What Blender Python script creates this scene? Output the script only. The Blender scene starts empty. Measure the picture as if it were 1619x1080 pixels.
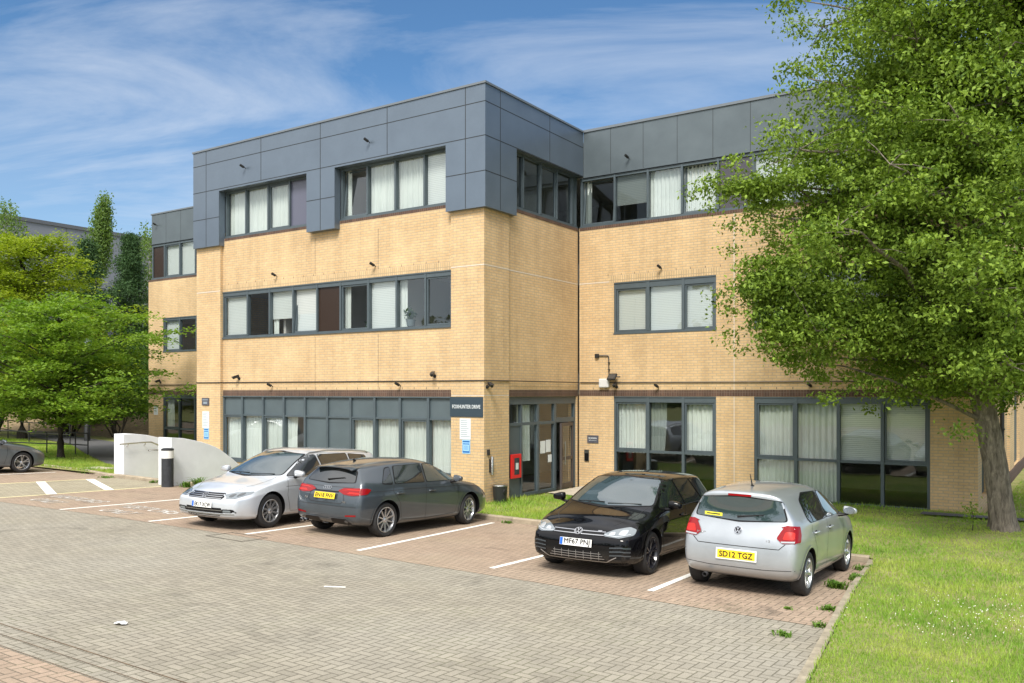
import bpy, bmesh, math, random
import numpy as np
from mathutils import Vector, Matrix
from mathutils.bvhtree import BVHTree
from mathutils.geometry import delaunay_2d_cdt

S = bpy.context.scene
COL = S.collection
R = math.radians
PI = math.pi

# ------------------------------------------------------------------ camera
cam_data = bpy.data.cameras.new('camera')
cam = bpy.data.objects.new('camera', cam_data)
COL.objects.link(cam)
cam_data.sensor_width = 36.0
cam_data.lens = 1359.67 / 1619 * 36.0
cam_data.shift_y = (619.4 - 540) / 1619
cam_data.clip_start = 0.1
cam_data.clip_end = 3000
cam.location = (13.052, -18.236, 2.935)
cam.rotation_euler = (R(90), 0, 0.98193 - PI / 2 + R(90) - 0.0)
# view direction is (-sin(yaw), cos(yaw)) for rotation_euler.z = yaw; the photo's is (-.5554, .8316)
cam.rotation_euler = (R(90), 0, math.atan2(0.55541, 0.83157))
S.camera = cam

# ------------------------------------------------------------------ world
world = bpy.data.worlds.new('World')
S.world = world
world.use_nodes = True
SUN_EL, SUN_AZ = 50.0, 160.0        # azimuth clockwise from +Y (the sun stands behind the camera's right)


class NT:
    """tiny helper for node graphs"""
    def __init__(s, tree):
        s.t = tree; s.n = tree.nodes; s.l = tree.links

    def new(s, kind, **kw):
        n = s.n.new(kind)
        for k, v in kw.items():
            if k.startswith('_'):
                continue
            setattr(n, k, v)
        return n

    def put(s, sock, v):
        if hasattr(v, 'links') or isinstance(v, bpy.types.NodeSocket):
            s.l.new(v, sock)
        else:
            if hasattr(sock, 'default_value'):
                dv = sock.default_value
                if hasattr(dv, '__len__') and not hasattr(v, '__len__'):
                    v = (v,) * len(dv)
                elif hasattr(dv, '__len__') and len(dv) == 4 and len(v) == 3:
                    v = tuple(v) + (1.0,)
                sock.default_value = v

    def math(s, op, a, b=0.0, c=None, clamp=False):
        n = s.new('ShaderNodeMath', operation=op, use_clamp=clamp)
        s.put(n.inputs[0], a); s.put(n.inputs[1], b)
        if c is not None: s.put(n.inputs[2], c)
        return n.outputs[0]

    def vmath(s, op, a, b=None):
        n = s.new('ShaderNodeVectorMath', operation=op)
        s.put(n.inputs[0], a)
        if b is not None: s.put(n.inputs[1], b)
        return n.outputs[0]

    def sep(s, v):
        n = s.new('ShaderNodeSeparateXYZ'); s.put(n.inputs[0], v); return n.outputs

    def comb(s, x, y, z=0.0):
        n = s.new('ShaderNodeCombineXYZ')
        s.put(n.inputs[0], x); s.put(n.inputs[1], y); s.put(n.inputs[2], z); return n.outputs[0]

    def noise(s, vec, scale, detail=3.0, rough=0.5, dist=0.0, out=0):
        n = s.new('ShaderNodeTexNoise')
        if vec is not None: s.put(n.inputs['Vector'], vec)
        s.put(n.inputs['Scale'], scale); s.put(n.inputs['Detail'], detail)
        s.put(n.inputs['Roughness'], rough); s.put(n.inputs['Distortion'], dist)
        return n.outputs[out]

    def ramp(s, fac, stops, interp='LINEAR'):
        n = s.new('ShaderNodeValToRGB'); s.put(n.inputs[0], fac)
        cr = n.color_ramp; cr.interpolation = interp
        while len(cr.elements) < len(stops): cr.elements.new(0.5)
        for e, (p, c) in zip(cr.elements, stops):
            e.position = p
            e.color = (c, c, c, 1) if not hasattr(c, '__len__') else tuple(c)[:3] + (1,)
        return n.outputs[0]

    def mix(s, fac, a, b, mode='MIX'):
        n = s.new('ShaderNodeMix', data_type='RGBA', blend_type=mode)
        s.put(n.inputs[0], fac); s.put(n.inputs[6], a); s.put(n.inputs[7], b)
        return n.outputs[2]

    def bump(s, h, strength=0.3, dist=0.01, normal=None):
        n = s.new('ShaderNodeBump'); s.put(n.inputs['Height'], h)
        n.inputs['Strength'].default_value = strength; n.inputs['Distance'].default_value = dist
        if normal is not None: s.put(n.inputs['Normal'], normal)
        return n.outputs[0]


w = NT(world.node_tree)
for n in list(w.n): w.n.remove(n)
sky = w.new('ShaderNodeTexSky', sky_type='NISHITA')
sky.sun_disc = False
sky.sun_elevation = R(SUN_EL)
sky.sun_rotation = R(SUN_AZ)
sky.air_density = 1.0; sky.dust_density = 0.6; sky.ozone_density = 2.5
tc = w.new('ShaderNodeTexCoord')
d = w.sep(tc.outputs['Generated'])
zc = w.math('MAXIMUM', d[2], 0.02)
inv = w.math('DIVIDE', 1.0, w.math('ADD', zc, 0.16))
cx = w.math('MULTIPLY', d[0], inv); cy = w.math('MULTIPLY', d[1], inv)
# high cloud drawn out in streaks running across the view
ca, sa = math.cos(R(24)), math.sin(R(24))
px_ = w.math('ADD', w.math('MULTIPLY', cx, ca), w.math('MULTIPLY', cy, sa))
py_ = w.math('SUBTRACT', w.math('MULTIPLY', cy, ca), w.math('MULTIPLY', cx, sa))
v1 = w.comb(w.math('MULTIPLY', px_, 0.55), w.math('MULTIPLY', py_, 1.5), 3.1)
n1 = w.noise(v1, 1.15, 8.0, 0.62, 0.7)
v2 = w.comb(w.math('MULTIPLY', px_, 0.35), w.math('MULTIPLY', py_, 0.6), 8.7)
n2 = w.noise(v2, 0.9, 3.0, 0.5, 0.2)
cl = w.math('MULTIPLY', w.ramp(n1, [(0.45, 0.0), (0.72, 1.0)]), w.ramp(n2, [(0.32, 0.25), (0.62, 1.0)]))
low = w.ramp(d[2], [(0.0, 0.85), (0.16, 0.50), (0.34, 0.0)])
cl = w.math('MULTIPLY', w.math('ADD', cl, w.math('MULTIPLY', low, w.ramp(n2, [(0.3, 0.25), (0.7, 1.0)]))), 1.0, clamp=True)
SKY_GAIN = w.mix(1.0, sky.outputs[0], (0.52, 0.73, 0.85), 'MULTIPLY')
skyc = w.mix(w.math('MULTIPLY', cl, 0.80), SKY_GAIN, (4.9, 5.3, 5.9))
# brightness added to the unseen sky overhead and on the sun's side, as fill
sky_fill = w.math('ADD', w.ramp(d[2], [(0.50, 0.0), (0.80, 0.8)]), w.math('MULTIPLY', w.ramp(w.math('MULTIPLY', d[1], -1.0), [(0.0, 0.0), (0.45, 0.85)]), w.ramp(d[2], [(0.02, 0.35), (0.35, 1.0)])), clamp=True)
skyc = w.mix(w.math('MULTIPLY', sky_fill, w.ramp(n1, [(0.25, 0.65), (0.7, 1.0)])), skyc, (12.5, 12.3, 12.0))
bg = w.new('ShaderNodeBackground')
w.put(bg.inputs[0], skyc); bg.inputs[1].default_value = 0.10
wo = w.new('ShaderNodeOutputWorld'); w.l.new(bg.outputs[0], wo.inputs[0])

# ------------------------------------------------------------------ sun
sun_data = bpy.data.lights.new('sun', 'SUN')
sun_data.energy = 2.7
sun_data.angle = R(18)
sun_data.color = (1.0, 0.95, 0.87)
sun = bpy.data.objects.new('sun', sun_data)
COL.objects.link(sun)
az = R(SUN_AZ)
sdir = Vector((math.sin(az) * math.cos(R(SUN_EL)), math.cos(az) * math.cos(R(SUN_EL)), math.sin(R(SUN_EL))))
sun.rotation_euler = (-sdir).to_track_quat('-Z', 'Y').to_euler()
sun.location = sdir * 60

S.view_settings.view_transform = 'Standard'
S.view_settings.look = 'None'
S.view_settings.exposure = 0.72
S.view_settings.gamma = 1.0


# ------------------------------------------------------------------ object helpers
def tag(o, label=None, cat=None, group=None, kind=None):
    if label: o['label'] = label
    if cat: o['category'] = cat
    if group: o['group'] = group
    if kind: o['kind'] = kind
    return o


def empty(name, loc=(0, 0, 0), rz=0.0, parent=None):
    o = bpy.data.objects.new(name, None)
    COL.objects.link(o)
    o.empty_display_size = 0.2
    o.location = loc; o.rotation_euler = (0, 0, rz)
    if parent: o.parent = parent
    return o


def copy_tree(o, parent=None):
    c = o.copy(); COL.objects.link(c)
    if parent: c.parent = parent
    for ch in list(o.children):
        copy_tree(ch, c)
    return c


def each(name, mat, parent, boxes):
    """one part for each box"""
    for bx in boxes:
        mb = MB(); fbox(mb, *bx); mb.build(name, M[mat], parent)


class MB:
    """collects shapes; build() links them as ONE mesh object"""
    def __init__(s):
        s.v = []; s.f = []; s.m = []; s.mi = 0

    def add(s, verts, faces):
        b = len(s.v)
        s.v += [tuple(p) for p in verts]
        s.f += [tuple(b + i for i in f) for f in faces]
        s.m += [s.mi] * len(faces)
        return s

    def box(s, x0, x1, y0, y1, z0, z1):
        if x0 > x1: x0, x1 = x1, x0
        if y0 > y1: y0, y1 = y1, y0
        if z0 > z1: z0, z1 = z1, z0
        v = [(x, y, z) for x in (x0, x1) for y in (y0, y1) for z in (z0, z1)]
        return s.add(v, [(0, 1, 3, 2), (4, 6, 7, 5), (0, 4, 5, 1), (2, 3, 7, 6), (0, 2, 6, 4), (1, 5, 7, 3)])

    def quad(s, a, b, c, d):
        return s.add([a, b, c, d], [(0, 1, 2, 3)])

    def tube(s, pts, r, n=8, cap=True):
        pts = [Vector(p) for p in pts]
        rs = r if hasattr(r, '__len__') else [r] * len(pts)
        rings = []
        up = Vector((0, 0, 1))
        for i, p in enumerate(pts):
            t = (pts[min(i + 1, len(pts) - 1)] - pts[max(i - 1, 0)]).normalized()
            a = t.cross(up)
            if a.length < 1e-3: a = t.cross(Vector((1, 0, 0)))
            a.normalize(); bb = t.cross(a).normalized()
            rings.append([p + (a * math.cos(2 * PI * k / n) + bb * math.sin(2 * PI * k / n)) * rs[i] for k in range(n)])
        v = [q for rg in rings for q in rg]
        f = []
        for i in range(len(pts) - 1):
            for k in range(n):
                f.append((i * n + k, i * n + (k + 1) % n, (i + 1) * n + (k + 1) % n, (i + 1) * n + k))
        if cap:
            f.append(tuple(range(n))[::-1]); f.append(tuple((len(pts) - 1) * n + k for k in range(n)))
        return s.add(v, f)

    def lathe(s, prof, n=24, axis='z', org=(0, 0, 0)):
        v = []; f = []
        for (r, h) in prof:
            for k in range(n):
                a = 2 * PI * k / n
                c, q = r * math.cos(a), r * math.sin(a)
                p = {'z': (c, q, h), 'y': (c, h, q), 'x': (h, c, q)}[axis]
                v.append((p[0] + org[0], p[1] + org[1], p[2] + org[2]))
        for i in range(len(prof) - 1):
            for k in range(n):
                f.append((i * n + k, i * n + (k + 1) % n, (i + 1) * n + (k + 1) % n, (i + 1) * n + k))
        return s.add(v, f)

    def prism(s, pts, z0, z1, plane='xy'):
        """polygon pts extruded; plane 'xy' -> z, 'xz' -> y, 'yz' -> x"""
        n = len(pts)
        def P(a, b, c):
            return {'xy': (a, b, c), 'xz': (a, c, b), 'yz': (c, a, b)}[plane]
        v = [P(a, b, z0) for a, b in pts] + [P(a, b, z1) for a, b in pts]
        f = [tuple(range(n))[::-1], tuple(range(n, 2 * n))]
        for i in range(n): f.append((i, (i + 1) % n, n + (i + 1) % n, n + i))
        return s.add(v, f)

    def build(s, name, mats, parent=None, smooth=False, bevel=0.0, angle=35, recalc=True):
        me = bpy.data.meshes.new(name)
        me.from_pydata(s.v, [], s.f)
        if not hasattr(mats, '__len__'): mats = [mats]
        for m in mats: me.materials.append(m)
        if len(mats) > 1: me.polygons.foreach_set('material_index', s.m)
        if recalc:
            bm = bmesh.new(); bm.from_mesh(me)
            bmesh.ops.recalc_face_normals(bm, faces=bm.faces)
            bm.to_mesh(me); bm.free()
        if smooth:
            me.polygons.foreach_set('use_smooth', [True] * len(me.polygons))
            me.set_sharp_from_angle(angle=R(angle))
        o = bpy.data.objects.new(name, me)
        COL.objects.link(o)
        if parent: o.parent = parent
        if bevel:
            md = o.modifiers.new('bevel', 'BEVEL'); md.width = bevel; md.segments = 2; md.limit_method = 'ANGLE'; md.angle_limit = R(40)
        return o


def text_mesh(txt, size, depth=0.004, width=None, bold=0.0):
    """letters as a mesh in the XY plane, centred on the origin"""
    c = bpy.data.curves.new('lettering', 'FONT')
    c.body = txt; c.size = size; c.extrude = depth; c.offset = bold
    c.align_x = 'CENTER'; c.align_y = 'CENTER'; c.resolution_u = 3
    o = bpy.data.objects.new('lettering', c); COL.objects.link(o)
    bpy.context.view_layer.update()
    dg = bpy.context.evaluated_depsgraph_get()
    me = bpy.data.meshes.new_from_object(o.evaluated_get(dg))
    bpy.data.objects.remove(o)
    xs = [v.co.x for v in me.vertices]; ys = [v.co.y for v in me.vertices]
    mx, my = (max(xs) + min(xs)) / 2, (max(ys) + min(ys)) / 2
    k = (width / (max(xs) - min(xs))) if width else 1.0
    for v in me.vertices:
        v.co.x = (v.co.x - mx) * k; v.co.y -= my
    return me


def put_text(txt, size, mat, parent, loc, rot, width=None, depth=0.004, bold=0.0, name='lettering', cat=None, fat=0.0):
    me = text_mesh(txt, size, depth, width, bold)
    me.materials.clear(); me.materials.append(mat)
    if fat:
        bm = bmesh.new(); bm.from_mesh(me)
        for k_, (dx, dy) in enumerate(((fat, 0), (-fat, 0), (0, fat), (0, -fat))):
            c = me.copy()
            for v in c.vertices:
                v.co.x += dx; v.co.y += dy; v.co.z += 0.0002 * (k_ + 1)
            bm.from_mesh(c); bpy.data.meshes.remove(c)
        bm.to_mesh(me); bm.free()
    o = bpy.data.objects.new(name, me); COL.objects.link(o)
    if parent: o.parent = parent
    o.location = loc; o.rotation_euler = rot
    return o


def gz(x, y):
    """height of the paved ground: it falls gently towards the building"""
    return -0.0105 * max(-40.0, min(25.0, x)) - 0.0378 * max(-24.0, min(0.0, y))
# ------------------------------------------------------------------ materials
M = {}


def base_mat(name):
    m = bpy.data.materials.new(name); m.use_nodes = True
    nt = NT(m.node_tree)
    b = m.node_tree.nodes['Principled BSDF']
    M[name] = m
    return m, nt, b


def simple(name, col, rough=0.5, metal=0.0, spec=0.5, coat=0.0, var=0.0, scale=8.0, bump=0.0, bscale=60.0, emit=None):
    m, nt, b = base_mat(name)
    b.inputs['Roughness'].default_value = rough
    b.inputs['Metallic'].default_value = metal
    b.inputs['Specular IOR Level'].default_value = spec
    b.inputs['Coat Weight'].default_value = coat
    b.inputs['Coat Roughness'].default_value = 0.03
    tcn = nt.new('ShaderNodeTexCoord')
    if var > 0:
        n = nt.noise(tcn.outputs['Object'], scale, 5.0, 0.6)
        lo = tuple(c * (1 - var) for c in col); hi = tuple(min(1, c * (1 + var)) for c in col)
        c = nt.ramp(n, [(0.3, lo), (0.7, hi)])
        nt.put(b.inputs['Base Color'], c)
        nt.put(b.inputs['Roughness'], nt.ramp(n, [(0.3, max(0.02, rough * 0.85)), (0.7, min(1, rough * 1.15))]))
    else:
        b.inputs['Base Color'].default_value = tuple(col) + (1,)
    if bump > 0:
        n = nt.noise(tcn.outputs['Object'], bscale, 4.0, 0.6)
        nt.put(b.inputs['Normal'], nt.bump(n, bump, 0.01))
    return m


def brick_mat(name, c1, c2, mortar, bw=0.225, bh=0.075, ms=0.010, var=0.12, stain=0.10, offset=0.5):
    m, nt, b = base_mat(name)
    g = nt.new('ShaderNodeNewGeometry')
    p = nt.sep(g.outputs['Position'])
    vec = nt.comb(nt.math('ADD', p[0], p[1]), p[2], 0.0)
    br = nt.new('ShaderNodeTexBrick')
    br.offset = offset
    nt.put(br.inputs['Vector'], vec)
    br.inputs['Scale'].default_value = 1.0
    br.inputs['Brick Width'].default_value = bw
    br.inputs['Row Height'].default_value = bh
    br.inputs['Mortar Size'].default_value = ms
    br.inputs['Mortar Smooth'].default_value = 0.1
    nt.put(br.inputs['Color1'], c1); nt.put(br.inputs['Color2'], c2); nt.put(br.inputs['Mortar'], mortar)
    n1 = nt.noise(vec, 0.55, 5.0, 0.65)
    n2 = nt.noise(nt.comb(nt.math('MULTIPLY', nt.math('ADD', p[0], p[1]), 3.0), nt.math('MULTIPLY', p[2], 0.35)), 1.0, 4.0, 0.6)
    n3 = nt.noise(vec, 14.0, 2.0, 0.5)
    t = nt.mix(stain, br.outputs['Color'], nt.ramp(n1, [(0.3, (0.74, 0.66, 0.56)), (0.7, (1.2, 1.2, 1.2))]), 'MULTIPLY')
    t = nt.mix(1.0, t, nt.ramp(n1, [(0.28, 1 - var), (0.72, 1.0)]), 'MULTIPLY')
    t = nt.mix(1.0, t, nt.ramp(n2, [(0.28, 1 - var * 1.5), (0.58, 1.0)]), 'MULTIPLY')
    t = nt.mix(1.0, t, nt.ramp(n3, [(0.30, 0.93), (0.70, 1.04)]), 'MULTIPLY')
    nt.put(b.inputs['Base Color'], t)
    b.inputs['Roughness'].default_value = 0.88
    h = nt.math('SUBTRACT', 1.0, br.outputs['Fac'])
    nt.put(b.inputs['Normal'], nt.bump(h, 0.5, 0.006))
    return m


def herringbone(name, ca, cb, joint, patch, unit=0.1, var=0.16, moss=0.0, spot=0.62):
    """2:1 blocks laid in herringbone, with worn and dirty areas"""
    m, nt, b = base_mat(name)
    g = nt.new('ShaderNodeNewGeometry')
    p = nt.sep(g.outputs['Position'])
    X = nt.math('DIVIDE', p[0], unit); Y = nt.math('DIVIDE', p[1], unit)
    i = nt.math('FLOOR', X); j = nt.math('FLOOR', Y)
    fx = nt.math('SUBTRACT', X, i); fy = nt.math('SUBTRACT', Y, j)
    t = nt.math('FLOORED_MODULO', nt.math('SUBTRACT', i, j), 4.0)
    def eq(k): return nt.math('COMPARE', t, float(k), 0.2)
    t0, t1, t2, t3 = eq(0), eq(1), eq(2), eq(3)
    dl = nt.math('ADD', fx, nt.math('MULTIPLY', t1, 9.0))
    dr = nt.math('ADD', nt.math('SUBTRACT', 1.0, fx), nt.math('MULTIPLY', t0, 9.0))
    db = nt.math('ADD', fy, nt.math('MULTIPLY', t2, 9.0))
    dt = nt.math('ADD', nt.math('SUBTRACT', 1.0, fy), nt.math('MULTIPLY', t3, 9.0))
    dd = nt.math('MINIMUM', nt.math('MINIMUM', dl, dr), nt.math('MINIMUM', db, dt))
    idv = nt.comb(nt.math('SUBTRACT', i, t1), nt.math('SUBTRACT', j, t2), 0.0)
    wn = nt.new('ShaderNodeTexWhiteNoise', noise_dimensions='2D'); nt.put(wn.inputs['Vector'], idv)
    r = wn.outputs['Value']
    pos = g.outputs['Position']
    big = nt.noise(pos, 0.35, 5.0, 0.6)
    mid = nt.noise(pos, 2.2, 4.0, 0.65)
    fine = nt.noise(pos, 90.0, 2.0, 0.7)
    c = nt.mix(r, ca, cb)
    c = nt.mix(nt.ramp(big, [(0.42, 0.0), (0.68, 0.55)]), c, patch)
    c = nt.mix(1.0, c, nt.ramp(mid, [(0.25, 1 - var), (0.75, 1 + var * 0.4)]), 'MULTIPLY')
    c = nt.mix(1.0, c, nt.ramp(fine, [(0.25, 0.74), (0.75, 1.18)]), 'MULTIPLY')
    spots = nt.noise(pos, 0.8, 6.0, 0.72, 0.5)
    c = nt.mix(1.0, c, nt.ramp(spots, [(0.28, spot), (0.42, 1.0)]), 'MULTIPLY')
    c = nt.mix(nt.ramp(nt.noise(pos, 1.7, 5.0, 0.75), [(0.64, 0.0), (0.76, 0.35)]), c, (0.42, 0.40, 0.35))
    jm = nt.ramp(dd, [(0.035, 1.0), (0.10, 0.0)])
    mo = nt.ramp(nt.noise(pos, 1.1, 4.0, 0.6), [(0.50, 0.0), (0.72, 1.0)])
    jc = nt.mix(nt.math('MULTIPLY', mo, moss), joint, (0.10, 0.12, 0.035))
    c = nt.mix(nt.math('MULTIPLY', jm, 0.85), c, jc)
    nt.put(b.inputs['Base Color'], c)
    b.inputs['Roughness'].default_value = 0.9
    hgt = nt.math('ADD', nt.math('MULTIPLY', nt.math('SUBTRACT', 1.0, jm), 1.0), nt.math('MULTIPLY', fine, 0.25))
    nt.put(b.inputs['Normal'], nt.bump(hgt, 0.45, 0.006))
    return m


def leaf_mat(name, dark, light, back=0.35, rough=0.55, rnd=2.2):
    m, nt, b = base_mat(name)
    g = nt.new('ShaderNodeNewGeometry')
    n = nt.noise(g.outputs['Position'], rnd, 3.0, 0.6)
    n2 = nt.noise(g.outputs['Position'], 23.0, 2.0, 0.5)
    c = nt.mix(nt.ramp(nt.math('ADD', nt.math('MULTIPLY', n, 0.6), nt.math('MULTIPLY', n2, 0.4)), [(0.33, 0.0), (0.66, 1.0)]), dark, light)
    nt.put(b.inputs['Base Color'], c)
    b.inputs['Roughness'].default_value = rough
    b.inputs['Specular IOR Level'].default_value = 0.16
    tr = nt.new('ShaderNodeBsdfTranslucent')
    nt.put(tr.inputs[0], nt.mix(1.0, c, (1.25, 1.35, 0.55), 'MULTIPLY'))
    mx = nt.new('ShaderNodeMixShader'); mx.inputs[0].default_value = back
    out = m.node_tree.nodes['Material Output']
    nt.l.new(b.outputs[0], mx.inputs[1]); nt.l.new(tr.outputs[0], mx.inputs[2]); nt.l.new(mx.outputs[0], out.inputs[0])
    return m


def bark_mat(name, c1, c2, sc=1.0):
    m, nt, b = base_mat(name)
    tcn = nt.new('ShaderNodeTexCoord')
    p = nt.sep(tcn.outputs['Object'])
    v = nt.comb(p[0], p[1], nt.math('MULTIPLY', p[2], 0.22))
    n = nt.noise(v, 16.0 * sc, 6.0, 0.7, 0.6)
    n2 = nt.noise(tcn.outputs['Object'], 3.0, 3.0, 0.6)
    c = nt.mix(nt.ramp(n, [(0.35, 0.0), (0.65, 1.0)]), c1, c2)
    c = nt.mix(1.0, c, nt.ramp(n2, [(0.3, 0.7), (0.7, 1.1)]), 'MULTIPLY')
    nt.put(b.inputs['Base Color'], c); b.inputs['Roughness'].default_value = 0.95
    nt.put(b.inputs['Normal'], nt.bump(n, 1.0, 0.05))
    return m


def glass_mat(name, tint=(0.93, 0.97, 0.96), ior=1.45, gain=1.0, tinge=(0.9, 0.96, 1.0)):
    """thin window glass: clear, mirrors more at a slant"""
    m, nt, b = base_mat(name)
    m.node_tree.nodes.remove(b)
    tr = nt.new('ShaderNodeBsdfTransparent'); nt.put(tr.inputs[0], tint)
    g = nt.new('ShaderNodeNewGeometry')
    nrm = nt.bump(nt.noise(g.outputs['Position'], 1.3, 2.0, 0.5), 0.05, 0.05)
    gl = nt.new('ShaderNodeBsdfGlossy'); gl.inputs['Roughness'].default_value = 0.015; nt.put(gl.inputs[0], tinge)
    nt.put(gl.inputs['Normal'], nrm)
    mx = nt.new('ShaderNodeMixShader')
    dt = nt.new('ShaderNodeVectorMath', operation='DOT_PRODUCT')
    nt.l.new(g.outputs['Incoming'], dt.inputs[0]); nt.l.new(g.outputs['Normal'], dt.inputs[1])
    ct = nt.math('ABSOLUTE', dt.outputs['Value'])
    f0 = ((ior - 1) / (ior + 1)) ** 2 * 2
    fr = nt.math('ADD', f0, nt.math('MULTIPLY', 1 - f0, nt.math('POWER', nt.math('SUBTRACT', 1.0, ct), 5.0)))
    nt.put(mx.inputs[0], nt.math('MULTIPLY', fr, gain, clamp=True))
    nt.l.new(tr.outputs[0], mx.inputs[1]); nt.l.new(gl.outputs[0], mx.inputs[2])
    nt.l.new(mx.outputs[0], m.node_tree.nodes['Material Output'].inputs[0])
    return m


def paint_mat(name, col, metal=0.6, rough=0.35, flake=0.08, coat=1.0):
    m, nt, b = base_mat(name)
    tcn = nt.new('ShaderNodeTexCoord')
    n = nt.noise(tcn.outputs['Object'], 2.0, 4.0, 0.6)
    c = nt.mix(nt.ramp(n, [(0.3, 0.0), (0.7, 1.0)]), tuple(x * (1 - flake) for x in col), tuple(min(1, x * (1 + flake)) for x in col))
    gp = nt.new('ShaderNodeNewGeometry')
    z = nt.sep(gp.outputs['Position'])[2]
    dirt = nt.math('MULTIPLY', nt.ramp(z, [(0.32, 0.45), (0.62, 0.0)]), nt.noise(tcn.outputs['Object'], 9.0, 4.0, 0.6))
    c = nt.mix(dirt, c, (0.20, 0.18, 0.15))
    nt.put(b.inputs['Base Color'], c)
    b.inputs['Metallic'].default_value = metal
    nt.put(b.inputs['Roughness'], nt.ramp(n, [(0.3, rough * 0.9), (0.7, rough * 1.1)]))
    b.inputs['Coat Weight'].default_value = coat
    b.inputs['Coat Roughness'].default_value = 0.04
    b.inputs['Coat IOR'].default_value = 1.5
    return m


# building
brick_mat('yellow_brick', (0.69, 0.49, 0.265), (0.63, 0.432, 0.225), (0.48, 0.38, 0.26), var=0.10, stain=0.3)
brick_mat('yellow_soldier_brick', (0.67, 0.49, 0.275), (0.60, 0.425, 0.23), (0.40, 0.31, 0.20), bw=0.075, bh=0.225, offset=0.0)
brick_mat('brown_soldier_brick', (0.135, 0.074, 0.052), (0.10, 0.056, 0.042), (0.17, 0.12, 0.09), bw=0.075, bh=0.225, offset=0.0, var=0.25)
simple('white_joint', (0.62, 0.60, 0.56), 0.8, var=0.1)
simple('cladding_metal', (0.125, 0.16, 0.205), 0.34, metal=0.35, spec=0.5, var=0.08, scale=1.1, bump=0.3, bscale=1.6)
simple('cladding_grey', (0.105, 0.13, 0.145), 0.40, metal=0.25, var=0.11, scale=1.2, bump=0.3, bscale=1.6)
simple('cladding_joint', (0.02, 0.024, 0.028), 0.7)
simple('coping_metal', (0.16, 0.18, 0.20), 0.4, metal=0.3)
simple('frame_metal', (0.075, 0.098, 0.112), 0.42, metal=0.1, var=0.08, scale=3)
simple('frame_light', (0.24, 0.27, 0.29), 0.42, metal=0.2)
simple('door_frame', (0.075, 0.062, 0.06), 0.45, metal=0.1)
simple('spandrel_grey', (0.085, 0.112, 0.125), 0.38, var=0.07, scale=2)
simple('panel_brown', (0.035, 0.022, 0.016), 0.16)
simple('panel_purple', (0.045, 0.036, 0.043), 0.06, spec=0.8)
simple('panel_blue', (0.10, 0.105, 0.15), 0.25)
simple('rubber', (0.012, 0.012, 0.013), 0.6)
simple('interior_wall', (0.42, 0.42, 0.40), 0.9)
simple('interior_floor', (0.10, 0.09, 0.08), 0.8)
simple('ceiling_tile', (0.5, 0.5, 0.48), 0.9)
simple('roof_felt', (0.12, 0.12, 0.12), 0.9, var=0.2)
glass_mat('window_glass', tint=(0.97, 0.99, 0.985), gain=1.4)
glass_mat('dark_glass', tint=(0.55, 0.58, 0.58), gain=1.5)
glass_mat('tinted_glass', tint=(0.18, 0.19, 0.19), gain=1.6)


def curtain_mat():
    m, nt, b = base_mat('curtain_cloth')
    g = nt.new('ShaderNodeNewGeometry')
    n = nt.noise(g.outputs['Position'], 1.2, 3.0, 0.5)
    nt.put(b.inputs['Base Color'], nt.ramp(n, [(0.3, (0.52, 0.57, 0.545)), (0.7, (0.62, 0.67, 0.64))]))
    b.inputs['Roughness'].default_value = 0.95
    tr = nt.new('ShaderNodeBsdfTranslucent'); nt.put(tr.inputs[0], (0.8, 0.82, 0.8))
    mx = nt.new('ShaderNodeMixShader'); mx.inputs[0].default_value = 0.15
    out = m.node_tree.nodes['Material Output']
    nt.l.new(b.outputs[0], mx.inputs[1]); nt.l.new(tr.outputs[0], mx.inputs[2]); nt.l.new(mx.outputs[0], out.inputs[0])


curtain_mat()


def blind_mat():
    m, nt, b = base_mat('blind_slats')
    g = nt.new('ShaderNodeNewGeometry')
    p = nt.sep(g.outputs['Position'])
    fz = nt.math('FRACT', nt.math('DIVIDE', nt.math('ADD', p[2], nt.math('MULTIPLY', nt.noise(nt.comb(p[0], p[1], 0), 1.5, 2.0), 0.02)), 0.05))
    c = nt.ramp(fz, [(0.0, (0.34, 0.38, 0.38)), (0.14, (0.34, 0.38, 0.38)), (0.22, (0.58, 0.62, 0.61)), (1.0, (0.52, 0.56, 0.55))])
    nt.put(b.inputs['Base Color'], c); b.inputs['Roughness'].default_value = 0.6
    nt.put(b.inputs['Normal'], nt.bump(fz, 0.5, 0.02))


blind_mat()
# ground
herringbone('grey_block_paving', (0.325, 0.295, 0.235), (0.265, 0.24, 0.19), (0.095, 0.085, 0.06), (0.34, 0.32, 0.27), moss=0.6)
herringbone('red_block_paving', (0.385, 0.285, 0.21), (0.32, 0.235, 0.17), (0.10, 0.083, 0.06), (0.36, 0.29, 0.215), moss=0.7, spot=0.42)
herringbone('buff_block_paving', (0.37, 0.33, 0.235), (0.31, 0.275, 0.195), (0.12, 0.10, 0.065), (0.40, 0.36, 0.27), moss=0.8)


def line_paint(name, col, wear=0.35):
    m, nt, b = base_mat(name)
    g = nt.new('ShaderNodeNewGeometry')
    n = nt.noise(g.outputs['Position'], 38.0, 5.0, 0.7)
    n2 = nt.noise(g.outputs['Position'], 3.0, 3.0, 0.6)
    s = nt.math('ADD', nt.math('MULTIPLY', n, 0.7), nt.math('MULTIPLY', n2, 0.3))
    nt.put(b.inputs['Base Color'], nt.mix(nt.ramp(s, [(wear - 0.02, 1.0), (wear + 0.08, 0.0)]), col, (0.30, 0.25, 0.19)))
    b.inputs['Roughness'].default_value = 0.8


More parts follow.
